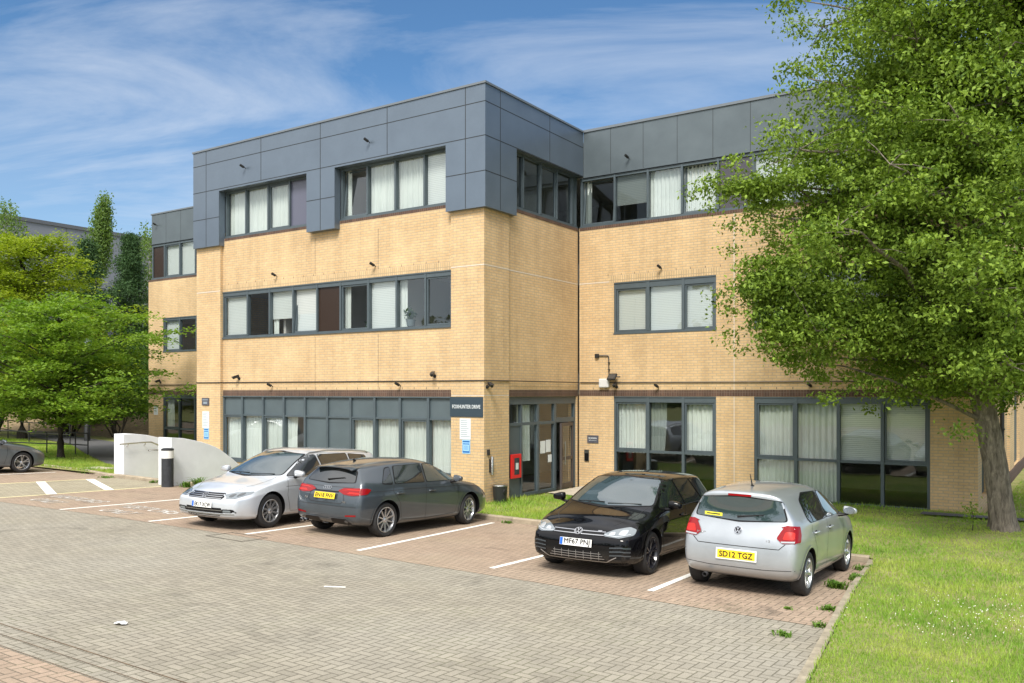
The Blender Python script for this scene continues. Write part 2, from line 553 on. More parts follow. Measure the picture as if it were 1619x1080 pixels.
line_paint('white_line_paint', (0.80, 0.79, 0.74), 0.36)
line_paint('yellow_line_paint', (0.74, 0.66, 0.36), 0.40)
line_paint('faded_paint', (0.70, 0.69, 0.66), 0.48)
simple('kerb_stone', (0.33, 0.275, 0.20), 0.9, var=0.3, scale=5, bump=0.5, bscale=50)
simple('edging_stone', (0.30, 0.26, 0.19), 0.9, var=0.3, scale=6, bump=0.5, bscale=50)
simple('slab_stone', (0.46, 0.41, 0.33), 0.9, var=0.2, scale=3, bump=0.4)
simple('asphalt', (0.10, 0.10, 0.105), 0.95, var=0.2, scale=4, bump=0.5, bscale=120)
simple('earth', (0.13, 0.085, 0.05), 1.0, var=0.4, scale=5, bump=0.8, bscale=25)


def lawn_mat():
    m, nt, b = base_mat('lawn_soil')
    g = nt.new('ShaderNodeNewGeometry')
    n = nt.noise(g.outputs['Position'], 1.1, 5.0, 0.65)
    n2 = nt.noise(g.outputs['Position'], 30.0, 4.0, 0.7)
    c = nt.mix(nt.ramp(n, [(0.35, 0.0), (0.65, 1.0)]), (0.20, 0.25, 0.05), (0.36, 0.33, 0.14))
    c = nt.mix(1.0, c, nt.ramp(n2, [(0.3, 0.6), (0.7, 1.2)]), 'MULTIPLY')
    nt.put(b.inputs['Base Color'], c); b.inputs['Roughness'].default_value = 1.0
    nt.put(b.inputs['Normal'], nt.bump(n2, 1.0, 0.04))


lawn_mat()


def blade_mat():
    m, nt, b = base_mat('grass_blades')
    g = nt.new('ShaderNodeNewGeometry')
    pos = g.outputs['Position']
    n = nt.noise(pos, 0.75, 5.0, 0.68, 0.4)
    n2 = nt.noise(pos, 55.0, 2.0, 0.5)
    n3 = nt.noise(pos, 2.6, 3.0, 0.6)
    c = nt.ramp(nt.math('ADD', nt.math('MULTIPLY', n, 0.72), nt.math('MULTIPLY', n2, 0.28)),
                [(0.30, (0.12, 0.26, 0.025)), (0.46, (0.25, 0.42, 0.045)), (0.58, (0.42, 0.52, 0.085)), (0.70, (0.56, 0.53, 0.23))])
    c = nt.mix(nt.ramp(n3, [(0.60, 0.0), (0.74, 0.6)]), c, (0.10, 0.24, 0.03))
    nt.put(b.inputs['Base Color'], c); b.inputs['Roughness'].default_value = 0.6
    tr = nt.new('ShaderNodeBsdfTranslucent'); nt.put(tr.inputs[0], c)
    mx = nt.new('ShaderNodeMixShader'); mx.inputs[0].default_value = 0.4
    out = m.node_tree.nodes['Material Output']
    nt.l.new(b.outputs[0], mx.inputs[1]); nt.l.new(tr.outputs[0], mx.inputs[2]); nt.l.new(mx.outputs[0], out.inputs[0])


blade_mat()
simple('clover_white', (0.78, 0.76, 0.68), 0.8)
simple('leaf_litter', (0.22, 0.16, 0.085), 1.0, var=0.55, scale=6, bump=1.0, bscale=14)
# furniture
simple('render_white', (0.68, 0.70, 0.73), 0.85, var=0.06, scale=2.0, bump=0.15, bscale=40)
simple('steel', (0.55, 0.55, 0.54), 0.3, metal=1.0)
simple('black_paint', (0.018, 0.019, 0.021), 0.45)
simple('bollard_black', (0.025, 0.028, 0.034), 0.6, var=0.4, scale=12)
simple('white_band', (0.72, 0.72, 0.70), 0.5)
simple('sign_slate', (0.030, 0.050, 0.068), 0.35)
simple('sign_grey', (0.09, 0.09, 0.11), 0.4)
simple('sign_white', (0.62, 0.66, 0.68), 0.4)
simple('sign_blue', (0.02, 0.14, 0.42), 0.4)
simple('sign_lightblue', (0.35, 0.62, 0.85), 0.4)
simple('print_grey', (0.24, 0.29, 0.34), 0.6)
simple('white_plastic', (0.62, 0.62, 0.62), 0.45)
simple('red_plastic', (0.62, 0.02, 0.02), 0.35)
simple('warehouse_panel', (0.18, 0.195, 0.23), 0.6, var=0.05, scale=0.3)
simple('warehouse_seam', (0.10, 0.11, 0.13), 0.7)
# vehicles
paint_mat('silver_white_paint', (0.56, 0.59, 0.63), metal=0.35, rough=0.35)
paint_mat('silver_paint', (0.42, 0.45, 0.48), metal=0.55, rough=0.36)
paint_mat('grey_paint', (0.052, 0.066, 0.080), metal=0.35, rough=0.35)
paint_mat('black_car_paint', (0.003, 0.003, 0.004), metal=0.0, rough=0.5, coat=1.0)
M['black_car_paint'].node_tree.nodes['Principled BSDF'].inputs['Specular IOR Level'].default_value = 0.0
M['black_car_paint'].node_tree.nodes['Principled BSDF'].inputs['Coat IOR'].default_value = 1.4
paint_mat('blue_grey_paint', (0.115, 0.135, 0.155), metal=0.5, rough=0.33)
simple('car_glass', (0.012, 0.016, 0.018), 0.03, spec=0.9, coat=0.6)
simple('windscreen_glass', (0.030, 0.050, 0.056), 0.03, spec=1.0, coat=1.0)
simple('black_trim', (0.007, 0.007, 0.008), 0.42, spec=0.25)
simple('seam_dark', (0.02, 0.02, 0.022), 0.7)
simple('tyre_rubber', (0.018, 0.018, 0.019), 0.75, var=0.2, scale=20)
simple('alloy', (0.50, 0.51, 0.53), 0.30, metal=0.85)
simple('alloy_black', (0.016, 0.016, 0.022), 0.22, spec=0.8)
simple('brake_disc', (0.10, 0.10, 0.10), 0.5, metal=0.8)
simple('chrome', (0.52, 0.53, 0.55), 0.16, metal=1.0)
simple('lamp_clear', (0.20, 0.23, 0.25), 0.10, metal=0.35, spec=1.0, coat=1.0)
simple('lamp_white', (0.36, 0.39, 0.42), 0.15, spec=0.8, coat=1.0)
simple('lamp_dark', (0.05, 0.055, 0.06), 0.12, spec=0.8, coat=1.0)
simple('lamp_red', (0.24, 0.002, 0.004), 0.15, spec=0.35, coat=0.25)
simple('lamp_bright_red', (0.48, 0.016, 0.010), 0.2, spec=0.35, coat=0.2)
simple('plate_white', (0.82, 0.82, 0.80), 0.4)
simple('plate_yellow', (0.88, 0.62, 0.02), 0.4)
simple('plate_blue', (0.01, 0.12, 0.55), 0.4)
simple('plate_letter', (0.012, 0.012, 0.012), 0.5)
simple('sticker_yellow', (0.85, 0.75, 0.05), 0.5)
simple('joint_dirt', (0.16, 0.14, 0.11), 0.95, var=0.3, scale=20)
# ------------------------------------------------------------------ ground
def lawn_z(x, y):
    a = gz(x, y) + 0.085
    if x < -9.3: return a
    t = max(0.0, min(1.0, (y + 2.6) / 2.6))
    return (1 - t) * a + t * 0.02


def grid_sheet(name, x0, x1, y0, y1, nx, ny, zf, mat):
    v = []; f = []
    for j in range(ny + 1):
        for i in range(nx + 1):
            x = x0 + (x1 - x0) * i / nx; y = y0 + (y1 - y0) * j / ny
            v.append((x, y, zf(x, y)))
    for j in range(ny):
        for i in range(nx):
            a = j * (nx + 1) + i
            f.append((a, a + 1, a + nx + 2, a + nx + 1))
    mb = MB().add(v, f)
    o = mb.build(name, M[mat], smooth=True)
    return tag(o, kind='structure')


grid_sheet('ground', -280, 240, -240, 320, 130, 140, lambda x, y: gz(x, y) - 0.06, 'lawn_soil')


def flat_poly(name, pts, mat, lift):
    mb = MB().add([(x, y, gz(x, y) + lift) for x, y in pts], [tuple(range(len(pts)))])
    o = mb.build(name, M[mat], recalc=False)
    return tag(o, kind='structure')


KERB_R = [(9.98, -2.62), (10.10, -3.6), (10.26, -5.39), (10.41, -6.58), (10.54, -7.57), (10.87, -10.12), (11.35, -13.5), (12.0, -18.0), (12.8, -23.9)]
KERB_L = [(-39.9, -2.30), (-16.58, -2.32), (-14.81, -2.34), (-13.6, -2.60), (-12.72, -2.76), (-11.83, -2.66), (-9.73, -2.72)]
flat_poly('car_park', [(-39.9, -23.9)] + KERB_R[::-1] + [(9.9, -2.62), (-9.7, -2.70)] + KERB_L[::-1], 'grey_block_paving', 0.0)
flat_poly('parking_bays', [(-8.55, -8.35), (-4.0, -8.05), (-0.6, -7.95), (10.53, -7.9), (10.41, -6.58), (10.26, -5.39), (10.10, -3.6), (9.93, -2.60), (-8.9, -2.66), (-8.9, -3.3)], 'red_block_paving', 0.004)
flat_poly('hatched_bay', [(-12.2, -8.5), (-8.55, -8.35), (-8.9, -3.3), (-8.9, -2.74), (-12.2, -2.74)], 'buff_block_paving', 0.004)
flat_poly('far_parking_bays', [(-39.0, -8.6), (-12.2, -8.5), (-12.2, -2.74), (-14.8, -2.36), (-39.0, -2.32)], 'red_block_paving', 0.004)
flat_poly('red_paving_strip', [(-39.0, -23.8), (12.6, -23.8), (11.5, -14.10), (-39.0, -14.10)], 'red_block_paving', 0.004)
mb = MB()
for y0, y1 in ((-13.685, -13.672),):
    mb.add([(x, y, gz(x, y) + 0.005) for x, y in ((-39, y0), (11.3, y0), (11.3, y1), (-39, y1))], [(0, 1, 2, 3)])
for k in range(2):
    y = -14.09 + k * 0.2
    mb.add([(x, yy, gz(x, yy) + 0.008) for x, yy in ((-39, y), (11.3, y), (11.3, y + 0.009), (-39, y + 0.009))], [(0, 1, 2, 3)])
tag(mb.build('paving_joint', M['earth'], recalc=False), kind='structure')

# lawns: the right-hand lawn, the island before the entrance, the verge on the left
def lawn_patch(name, poly, step=0.5, mat='lawn_soil'):
    es = [(i, (i + 1) % len(poly)) for i in range(len(poly))]
    xs = [p[0] for p in poly]; ys = [p[1] for p in poly]
    vs = [Vector(p) for p in poly]
    x = min(xs) + step * .5
    while x < max(xs):
        y = min(ys) + step * .5
        while y < max(ys):
            vs.append(Vector((x, y))); y += step
        x += step
    r = delaunay_2d_cdt(vs, es, [], 1, 1e-5)
    mb = MB().add([(p.x, p.y, lawn_z(p.x, p.y) + 0.012 * math.sin(p.x * 2.1 + 1) * math.sin(p.y * 1.7)) for p in r[0]], r[2])
    o = mb.build(name, M[mat], smooth=True)
    for pl in o.data.polygons:
        if pl.normal.z < 0: pl.flip()
    return tag(o, kind='structure')


LAWN_R = [(p[0] + 0.10, p[1]) for p in KERB_R] + [(60, -23.9), (60, 30), (11.3, 30), (11.3, 5.2), (1.2, 5.2), (0.2, 5.0), (0.2, -0.02), (-8.7, 0.05), (-8.7, -2.52), (9.98, -2.52)]
LAWN_R = LAWN_R[::-1]
lawn_patch('lawn', LAWN_R, 0.8)
LAWN_L = [(-60, -2.2), (-12.85, -2.62), (-12.85, 4.9), (-22.4, 5.0), (-22.4, 22), (-60, 22)]
lawn_patch('verge', LAWN_L, 1.0)


# kerbs
def kerb(name, line, w, h, mat, step=0.9):
    mb = MB()
    for (a, b) in zip(line[:-1], line[1:]):
        a = Vector(a); b = Vector(b); L = (b - a).length; n = max(1, round(L / step)); t = (b - a) / L
        nn = Vector((-t.y, t.x))
        for i in range(n):
            p = a + t * (L * i / n + 0.004); q = a + t * (L * (i + 1) / n - 0.004)
            z0 = gz(p.x, p.y); z1 = gz(q.x, q.y)
            dz = random.uniform(-.004, .004)
            c = 0.02
            prof = [(0, -0.12), (0, h - c), (c, h), (w, h), (w, -0.12)]
            v = [(p.x + nn.x * u, p.y + nn.y * u, z0 + zz + dz) for u, zz in prof] + [(q.x + nn.x * u, q.y + nn.y * u, z1 + zz + dz) for u, zz in prof]
            k = len(prof)
            mb.add(v, [tuple(range(k)), tuple(range(k, 2 * k))[::-1]] + [(i2, i2 + 1, k + i2 + 1, k + i2) for i2 in range(k - 1)])
    return tag(mb.build(name, M[mat]), kind='structure')


random.seed(4)
kerb('kerb', [(-8.85, -2.64), (1.7, -2.62), (9.95, -2.56)], 0.13, 0.115, 'kerb_stone')
kerb('kerb', KERB_L[:], 0.14, 0.11, 'kerb_stone')
kerb('kerb', KERB_R[::-1], -0.08, 0.075, 'edging_stone')
# loose slab behind the left kerb, door path, narrow path by the tree
mb = MB()
mb.box(-15.5, -14.4, -1.9, -1.4, 0.30, 0.345)
tag(mb.build('fallen_slab', M['slab_stone']), 'pale flat concrete slab lying on the grass behind the left kerb', 'slab')


def sheet(name, pts, lift, mat):
    mb = MB().add([(x, y, lawn_z(x, y) + lift) for x, y in pts], [tuple(range(len(pts)))])
    return tag(mb.build(name, M[mat], recalc=False), kind='structure')


sheet('door_path', [(0.25, 2.75), (2.6, 2.3), (2.6, 4.0), (1.1, 4.98), (0.25, 4.98)], 0.035, 'slab_stone')
sheet('lawn_path', [(9.8, 3.86), (13.6, 4.05), (13.6, 4.45), (9.8, 4.35)], 0.05, 'asphalt')
mb = MB()
PTH = [(-60, 6.2), (-34, 6.0), (-28, 4.6), (-22, 1.9), (-17, -0.2), (-12.9, -1.4), (-12.9, 0.9), (-17, 2.6), (-22, 4.6), (-26, 6.4), (-34, 8.0), (-60, 8.6)]
r = delaunay_2d_cdt([Vector(p) for p in PTH], [(i, (i + 1) % len(PTH)) for i in range(len(PTH))], [], 1, 1e-5)
mb.add([(p.x, p.y, lawn_z(p.x, p.y) + 0.03) for p in r[0]], r[2])
tag(mb.build('footpath', M['asphalt']), kind='structure')
# leaf-strewn bank rising behind the verge
def bank_z(x, y):
    s = (x + 24) * 0.5 * -0.55 + (y - 9.0) * 0.83
    t = max(0.0, min(1.0, (y - 8.6 - 0.0 * x) / 7.0))
    return gz(x, 0) + 0.07 + 1.15 * t * t * (3 - 2 * t) + 0.12 * math.sin(x * 1.3 + y) * t
grid_sheet('leafy_bank', -90, -23.0, 8.5, 60, 60, 50, bank_z, 'leaf_litter')


# ------------------------------------------------------------------ painted lines
def paint(name, segs, w, mat, lift=0.008):
    mb = MB()
    for a, b in segs:
        a = Vector(a); b = Vector(b); t = (b - a).normalized(); n = Vector((-t.y, t.x)) * w / 2
        mb.add([(p.x, p.y, gz(p.x, p.y) + lift) for p in (a - n, b - n, b + n, a + n)], [(0, 1, 2, 3)])
    o = mb.build(name, M[mat], recalc=False)
    for pl in o.data.polygons:
        if pl.normal.z < 0: pl.flip()
    return tag(o, kind='structure')


paint('bay_line', [((2.87, -7.65), (2.35, -2.94)), ((5.47, -7.45), (5.37, -2.95)), ((8.07, -7.36), (7.93, -2.9)), ((0.10, -7.72), (-0.10, -2.95)), ((-2.59, -7.94), (-2.75, -3.0)), ((-5.51, -8.15), (-5.85, -3.0))], 0.10, 'white_line_paint')
paint('far_bay_line', [((-15.05, -7.6), (-15.22, -3.0)), ((-18.1, -7.6), (-18.3, -3.0))], 0.10, 'white_line_paint')
paint('hatch_border', [((-8.55, -8.0), (-8.95, -3.3)), ((-12.05, -8.1), (-12.2, -3.5))], 0.10, 'yellow_line_paint')
paint('hatch_stripe', [((-12.12, -5.12), (-8.62, -6.66)), ((-12.15, -3.62), (-8.82, -5.0))], 0.24, 'white_line_paint', 0.012)


def ground_text(lines, cx_, cy_, size, gap, rz):
    for k, (t, wd) in enumerate(lines):
        me = text_mesh(t, size, 0.0, wd, 0.008)
        me.materials.clear(); me.materials.append(M['faded_paint'])
        o = bpy.data.objects.new('painted_words', me); COL.objects.link(o)
        dx, dy = math.sin(rz) * gap * k, -math.cos(rz) * gap * k
        x, y = cx_ + dx, cy_ + dy
        o.location = (x, y, gz(x, y) + 0.010)
        o.rotation_euler = (math.atan(-0.0378), math.atan(0.0105), rz)
        tag(o, kind='structure')


ground_text([('VISITORS', 2.1), ('ONLY', 1.1)], -7.25, -6.75, 0.62, 0.72, 0.0)
ground_text([('VISITORS', 2.1), ('ONLY', 1.1)], -4.35, -6.75, 0.62, 0.72, 0.0)

# inspection cover let into the paving
mb = MB()
X0, X1, Y0, Y1 = -0.25, 0.75, -8.35, -7.75
z = gz(0.2, -8) + 0.006
for a, b, c, d_ in ((X0, X1, Y0, Y0 + .03), (X0, X1, Y1 - .03, Y1), (X0, X0 + .03, Y0, Y1), (X1 - .03, X1, Y0, Y1)):
    mb.add([(x, y, gz(x, y) + 0.009) for x, y in ((a, c), (b, c), (b, d_), (a, d_))], [(0, 1, 2, 3)])
o = mb.build('manhole_cover', M['joint_dirt'], recalc=False)
tag(o, 'block filled inspection cover outlined in the paving behind the white estate car', 'manhole cover')
for (x, y, sx, sy, a) in ((4.46, -12.91, 0.075, 0.05, 0.4), ):
    mb = MB()
    random.seed(9)
    n = 6; v = []
    for j in range(n):
        for i in range(n):
            u = (i / (n - 1) - .5) * 2; vv = (j / (n - 1) - .5) * 2
            k = 1 - 0.25 * abs(u * vv)
            v.append((u * sx * k, vv * sy * k, random.uniform(0, .018) + .012 * (1 - u * u)))
    mb.add(v, [(j * n + i, j * n + i + 1, (j + 1) * n + i + 1, (j + 1) * n + i) for j in range(n - 1) for i in range(n - 1)])
    o = mb.build('paper_scrap', M['white_plastic'], smooth=True)
    o.location = (x, y, gz(x, y) + 0.01); o.rotation_euler = (0, 0, a)
    tag(o, 'small crumpled white paper scrap lying on the grey paving', 'litter')
mb = MB()
mb.add([(4.62, -10.12, 0), (4.86, -9.96, 0), (4.84, -9.93, 0.004), (4.60, -10.08, 0.006)], [(0, 1, 2, 3)])
mb.v = [(x, y, gz(x, y) + 0.006 + z) for x, y, z in mb.v]
tag(mb.build('torn_strip', M['white_line_paint']), 'short torn white strip on the grey paving in front of the dark grey car', 'litter')

# ------------------------------------------------------------------ building
B = empty('office_building', (0, 0, 0))
tag(B, 'three storey yellow brick office building with grey metal clad top floor', 'building')


def F_front(Y):      # faces the car park
    return lambda u, d, z: (u, Y + d, z)


def F_right(X):      # faces right
    return lambda u, d, z: (X - d, u, z)


def F_left(X):
    return lambda u, d, z: (X + d, u, z)


def fbox(mb, F, u0, u1, d0, d1, z0, z1):
    v = [F(u, d_, z) for u in (u0, u1) for d_ in (d0, d1) for z in (z0, z1)]
    return mb.add(v, [(0, 1, 3, 2), (4, 6, 7, 5), (0, 4, 5, 1), (2, 3, 7, 6), (0, 2, 6, 4), (1, 5, 7, 3)])


def wall(mb, F, u0, u1, z0, z1, openings, th):
    us = sorted(set([u0, u1] + [min(max(o[0], u0), u1) for o in openings] + [min(max(o[1], u0), u1) for o in openings]))
    zs = sorted(set([z0, z1] + [min(max(o[2], z0), z1) for o in openings] + [min(max(o[3], z0), z1) for o in openings]))
    nu, nz = len(us) - 1, len(zs) - 1
    def solid(i, j):
        if i < 0 or j < 0 or i >= nu or j >= nz: return None
        cu, cz = (us[i] + us[i + 1]) / 2, (zs[j] + zs[j + 1]) / 2
        return not any(o[0] < cu < o[1] and o[2] < cz < o[3] for o in openings)
    for i in range(nu):
        for j in range(nz):
            if not solid(i, j): continue
            a, b, c, e = us[i], us[i + 1], zs[j], zs[j + 1]
            mb.quad(F(a, 0, c), F(b, 0, c), F(b, 0, e), F(a, 0, e))
            mb.quad(F(a, th, c), F(a, th, e), F(b, th, e), F(b, th, c))
            if not solid(i - 1, j): mb.quad(F(a, 0, c), F(a, 0, e), F(a, th, e), F(a, th, c))
            if not solid(i + 1, j): mb.quad(F(b, 0, c), F(b, th, c), F(b, th, e), F(b, 0, e))
            if not solid(i, j - 1): mb.quad(F(a, 0, c), F(a, th, c), F(b, th, c), F(b, 0, c))
            if not solid(i, j + 1): mb.quad(F(a, 0, e), F(b, 0, e), F(b, th, e), F(a, th, e))


DC = 5.04
FA, FAr, FB, FBr, FC = F_front(0.0), F_front(0.10), F_right(0.0), F_right(-0.04), F_front(DC)
W = MB()
wall(W, FA, -11.93, -10.69, -0.4, 8.2, [], 0.35)
wall(W, FAr, -10.69, -1.09, -0.4, 7.98, [(-10.69, -1.09, 0.66, 2.80), (-10.69, -1.09, 4.68, 6.22)], 0.3)
wall(W, FA, -1.09, 0.0, -0.4, 8.2, [], 0.35)
wall(W, FB, 0.35, 1.16, -0.4, 8.2, [], 0.35)
wall(W, FBr, 1.16, 5.04, -0.4, 7.98, [(1.16, 4.97, -0.4, 2.80)], 0.3)
wall(W, FC, 0.0, 10.9, -0.4, 7.98, [(1.20, 4.40, -0.02, 2.80), (5.48, 9.86, -0.02, 2.80), (1.20, 4.40, 4.67, 6.22), (5.48, 9.86, 4.67, 6.22)], 0.3)
wall(W, F_right(10.9), 5.34, 24.0, -0.4, 9.55, [(5.9, 7.6, 0.25, 2.80), (11.9, 13.2, 0.25, 2.8), (13.9, 15.3, 0.25, 2.80), (17.4, 20.4, 0.25, 2.80), (6.5, 9.9, 4.67, 6.22), (13, 18, 4.67, 6.22)], 0.3)
wall(W, FC, -22.31, -11.93, -0.4, 7.98, [(-21.24, -16.0, -0.3, 2.80), (-21.24, -16.0, 4.70, 6.22)], 0.3)
wall(W, F_left(-22.31), 5.34, 24.0, -0.4, 7.98, [], 0.3)
wall(W, F_left(-11.93), 0.35, 5.04, -0.4, 8.2, [], 0.3)
W.build('brick_wall', M['yellow_brick'], B)

# brown soldier course over the ground floor, thin brown course under the top windows
W = MB()
P = 0.003
fbox(W, FAr, -10.68, -1.10, -P, 0.1, 2.805, 2.985)
fbox(W, FBr, 1.17, 5.03, -P, 0.1, 2.805, 2.985)
fbox(W, FC, 0.01, 10.9 + P, -P, 0.1, 2.805, 2.985)
fbox(W, FC, -22.31 - P, -11.94, -P, 0.1, 2.805, 2.985)
fbox(W, F_right(10.9), 5.05, 24.0, -P, 0.1, 2.805, 2.985)
fbox(W, FAr, -10.6, -6.52, -P, 0.2, 7.90, 7.985)
fbox(W, FAr, -5.31, -1.19, -P, 0.2, 7.90, 7.985)
fbox(W, FBr, 1.42, 5.03, -0.012, 0.2, 7.90, 7.985)
fbox(W, FC, 0.02, 10.9 + P, -0.012, 0.2, 7.90, 7.985)
fbox(W, FC, -22.31 - P, -11.94, -P, 0.2, 7.90, 7.985)
W.build('brown_brick_course', M['brown_soldier_brick'], B)
LST = []
LST.append((FAr, -10.68, -1.10, -P, 0.05, 6.225, 6.43))
LST.append((FC, 1.05, 4.55, -P, 0.05, 6.225, 6.43))
LST.append((FC, 5.33, 10.0, -P, 0.05, 6.225, 6.43))
each('soldier_course', 'yellow_soldier_brick', B, LST)
# pale movement joints
LST = []
LST.append((FA, -1.088, -0.001, -P, 0.02, 6.25, 6.268))
LST.append((FA, -11.925, -10.7, -P, 0.02, 6.25, 6.268))
LST.append((FB, 0.001, 1.16, -P, 0.02, 6.25, 6.268))
LST.append((FBr, 1.165, 5.02, -P, 0.02, 6.25, 6.268))
LST.append((FC, 0.02, 1.04, -P, 0.02, 6.25, 6.268))
LST.append((FC, 4.912, 4.928, -P, 0.02, 0.0, 2.80))
LST.append((FC, 4.912, 4.928, -P, 0.02, 2.99, 7.89))
LST.append((FA, -1.08, -0.002, -P, 0.02, 2.83, 2.842))
LST.append((FB, 0.002, 1.155, -P, 0.02, 2.83, 2.842))
each('movement_joint', 'white_joint', B, LST)
LST = []
for F, u in ((FAr, -6.36), (FAr, -3.8)):
    LST.append((F, u, u + 0.008, -P, 0.01, 2.99, 4.6))
    LST.append((F, u, u + 0.008, -P, 0.01, 6.44, 7.6))
LST.append((F_front(DC), 0.0, 0.012, -0.006, 0.01, 2.99, 7.89))
each('movement_joint', 'cladding_joint', B, LST)
# weep vents: small dark slits
LST = []
for k in range(22):
    u = -10.4 + k * 0.44
    LST.append((FAr, u, u + 0.012, -P, 0.01, 6.44, 6.50))
for k in range(22):
    u = 1.0 + k * 0.44
    LST.append((FC, u, u + 0.012, -P, 0.01, 6.44, 6.50))
for k in range(22):
    u = -10.2 + k * 0.43
    LST.append((FAr, u, u + 0.012, -P, 0.01, 3.0, 3.06))
for k in range(24):
    u = 0.5 + k * 0.43
    LST.append((FC, u, u + 0.012, -P, 0.01, 3.0, 3.06))
each('weep_vent', 'cladding_joint', B, LST)

# ---- metal cladding of the top floor
CT = 10.93
K = MB()
FCA, FCB, FCC = F_front(-0.12), F_right(0.12), F_front(5.10)
wall(K, FCA, -11.95, 0.12, 7.74, CT, [(-10.61, -6.50, 7.7, 9.52), (-5.32, -1.18, 7.7, 9.52)], 0.24)
wall(K, FCB, 0.12, 5.09, 7.74, CT, [(1.36, 5.09, 7.7, 9.57)], 0.26)
fbox(K, F_left(-11.95), 0.12, 5.0, 0, 0.24, 7.74, CT)
K.build('metal_cladding', M['cladding_metal'], B)
K = MB()
wall(K, FCC, 0.121, 10.98, 9.53, CT, [], 0.2)
fbox(K, F_right(10.98), 5.301, 24.0, 0, 0.2, 9.53, CT)
K.build('metal_cladding', M['cladding_grey'], B)
K = MB()
fbox(K, FCC, -22.16, -11.96, 0, 0.2, 9.58, CT - 0.01)
fbox(K, F_left(-22.16), 5.30, 24.0, 0, 0.2, 9.58, CT - 0.01)
K.build('metal_cladding', M['cladding_grey'], B)
# joints
J = MB()
jw = 0.011
for u in (-11.27, -8.55, -5.91, -3.26, -0.52):
    fbox(J, FCA, u - jw, u + jw, -0.002, 0.01, 9.60 if u in (-8.55, -3.26) else 7.75, CT)
for z in (10.47, 9.585):
    fbox(J, FCA, -11.95, 0.12, -0.0025, 0.01, z - jw, z + jw)
for a, b in ((-11.95, -10.61), (-6.50, -5.32), (-1.18, 0.12)):
    fbox(J, FCA, a, b, -0.0025, 0.01, 8.67 - jw, 8.67 + jw)
for u in (0.57,):
    fbox(J, FCB, u - jw, u + jw, -0.002, 0.01, 7.75, CT)
fbox(J, FCB, 3.10 - jw, 3.10 + jw, -0.002, 0.01, 9.58, CT)
for z in (10.47, 9.585):
    fbox(J, FCB, -0.118, 5.08, -0.0025, 0.01, z - jw, z + jw)
fbox(J, FCB, -0.118, 1.36, -0.0025, 0.01, 8.67 - jw, 8.67 + jw)
for k in range(10):
    u = 1.06 + k * 1.075
    fbox(J, FCC, u - 0.007, u + 0.007, -0.002, 0.01, 9.56, CT)
for k in range(9):
    u = -21.1 + k * 1.06
    fbox(J, FCC, u - 0.007, u + 0.007, -0.002, 0.01, 9.60, CT)
fbox(J, FCC, 0.123, 10.97, -0.03, 0.02, 9.50, 9.532)
fbox(J, FCC, -22.15, -11.97, -0.03, 0.02, 9.55, 9.582)
J.build('panel_joint', M['cladding_joint'], B)
# coping
K = MB()
fbox(K, FCA, -11.98, 0.15, -0.03, 0.3, CT, CT + 0.055)
fbox(K, FCB, 0.18, 5.07, -0.03, 0.3, CT, CT + 0.055)
fbox(K, FCC, 0.125, 11.02, -0.035, 0.3, CT + 0.001, CT + 0.075)
fbox(K, F_right(10.98), 5.4, 24.0, -0.04, 0.3, CT + 0.001, CT + 0.075)
fbox(K, FCC, -22.2, -11.96, -0.03, 0.3, CT - 0.01, CT + 0.05)
fbox(K, F_left(-22.16), 5.42, 24.0, -0.03, 0.3, CT - 0.01, CT + 0.05)
K.build('coping', M['coping_metal'], B)
# roof and insides
K = MB()
K.box(-11.7, -0.15, 0.13, 5.2, 10.6, 10.7)
K.box(-21.9, 10.75, 5.31, 23.9, 10.6, 10.7)
K.build('roof', M['roof_felt'], B)
K = MB()
for z0, z1 in ((2.84, 3.5), (6.28, 6.95), (9.62, 9.8)):
    K.box(-11.5, -0.42, 0.42, 5.40, z0, z1)
    K.box(-21.9, 10.5, 5.42, 23.5, z0, z1)
K.build('floor_slab', M['ceiling_tile'], B)
K = MB()
K.box(-11.5, -0.3, 0.4, 5.3, -0.1, -0.01)
K.box(-21.9, 10.5, 5.4, 23.5, -0.1, -0.012)
K.build('ground_floor', M['interior_floor'], B)
K = MB()
for z0, z1 in ((0.0, 2.84), (3.5, 6.28), (6.95, 9.62)):
    K.box(-11.4, -2.9 if z0 == 0 else -0.45, 4.3, 4.4, z0, z1)
    K.box(-21.8, 10.4, 9.3, 9.4, z0, z1)
    for x in (-8.1, -5.85, -3.2):
        K.box(x - .05, x + .05, 0.45, 4.3, z0, z1)
    for x in (-18.5, -14.0, -10, -3.5, 4.9, 10.2):
        K.box(x - .05, x + .05, 5.45, 9.3, z0, z1)
K.build('partition', M['interior_wall'], B)


# ---- windows
def curtain(F, u0, u1, z0, z1, d, parent, seed, amp=0.035, lean=0.0):
    rnd = random.Random(seed)
    n = max(8, int((u1 - u0) / 0.018))
    ph = rnd.uniform(0, 6); per = rnd.uniform(0.10, 0.14)
    v = []; rows = 6
    for j in range(rows + 1):
        t = j / rows
        for i in range(n + 1):
            s = i / n
            uu = u0 + (u1 - u0) * s + lean * (1 - t) * (s - 0.0)
            w_ = amp * (0.6 + 0.4 * (1 - t)) * (math.sin(2 * PI * uu / per + ph + 1.2 * math.sin(uu * 5 + ph)) + 0.4 * math.sin(2 * PI * uu / (per * 2.3)))
            v.append(F(uu, d + w_, z0 + (z1 - z0) * t))
    f = [(j * (n + 1) + i, j * (n + 1) + i + 1, (j + 1) * (n + 1) + i + 1, (j + 1) * (n + 1) + i) for j in range(rows) for i in range(n)]
    return MB().add(v, f).build('curtain', M['curtain_cloth'], parent, smooth=True, angle=180)


def blind(F, u0, u1, z0, z1, d, parent):
    mb = MB()
    fbox(mb, F, u0, u1, d, d + 0.02, z0, z1)
    fbox(mb, F, u0, u1, d - 0.01, d + 0.04, z1, z1 + 0.04)
    return mb.build('blind', M['blind_slats'], parent)


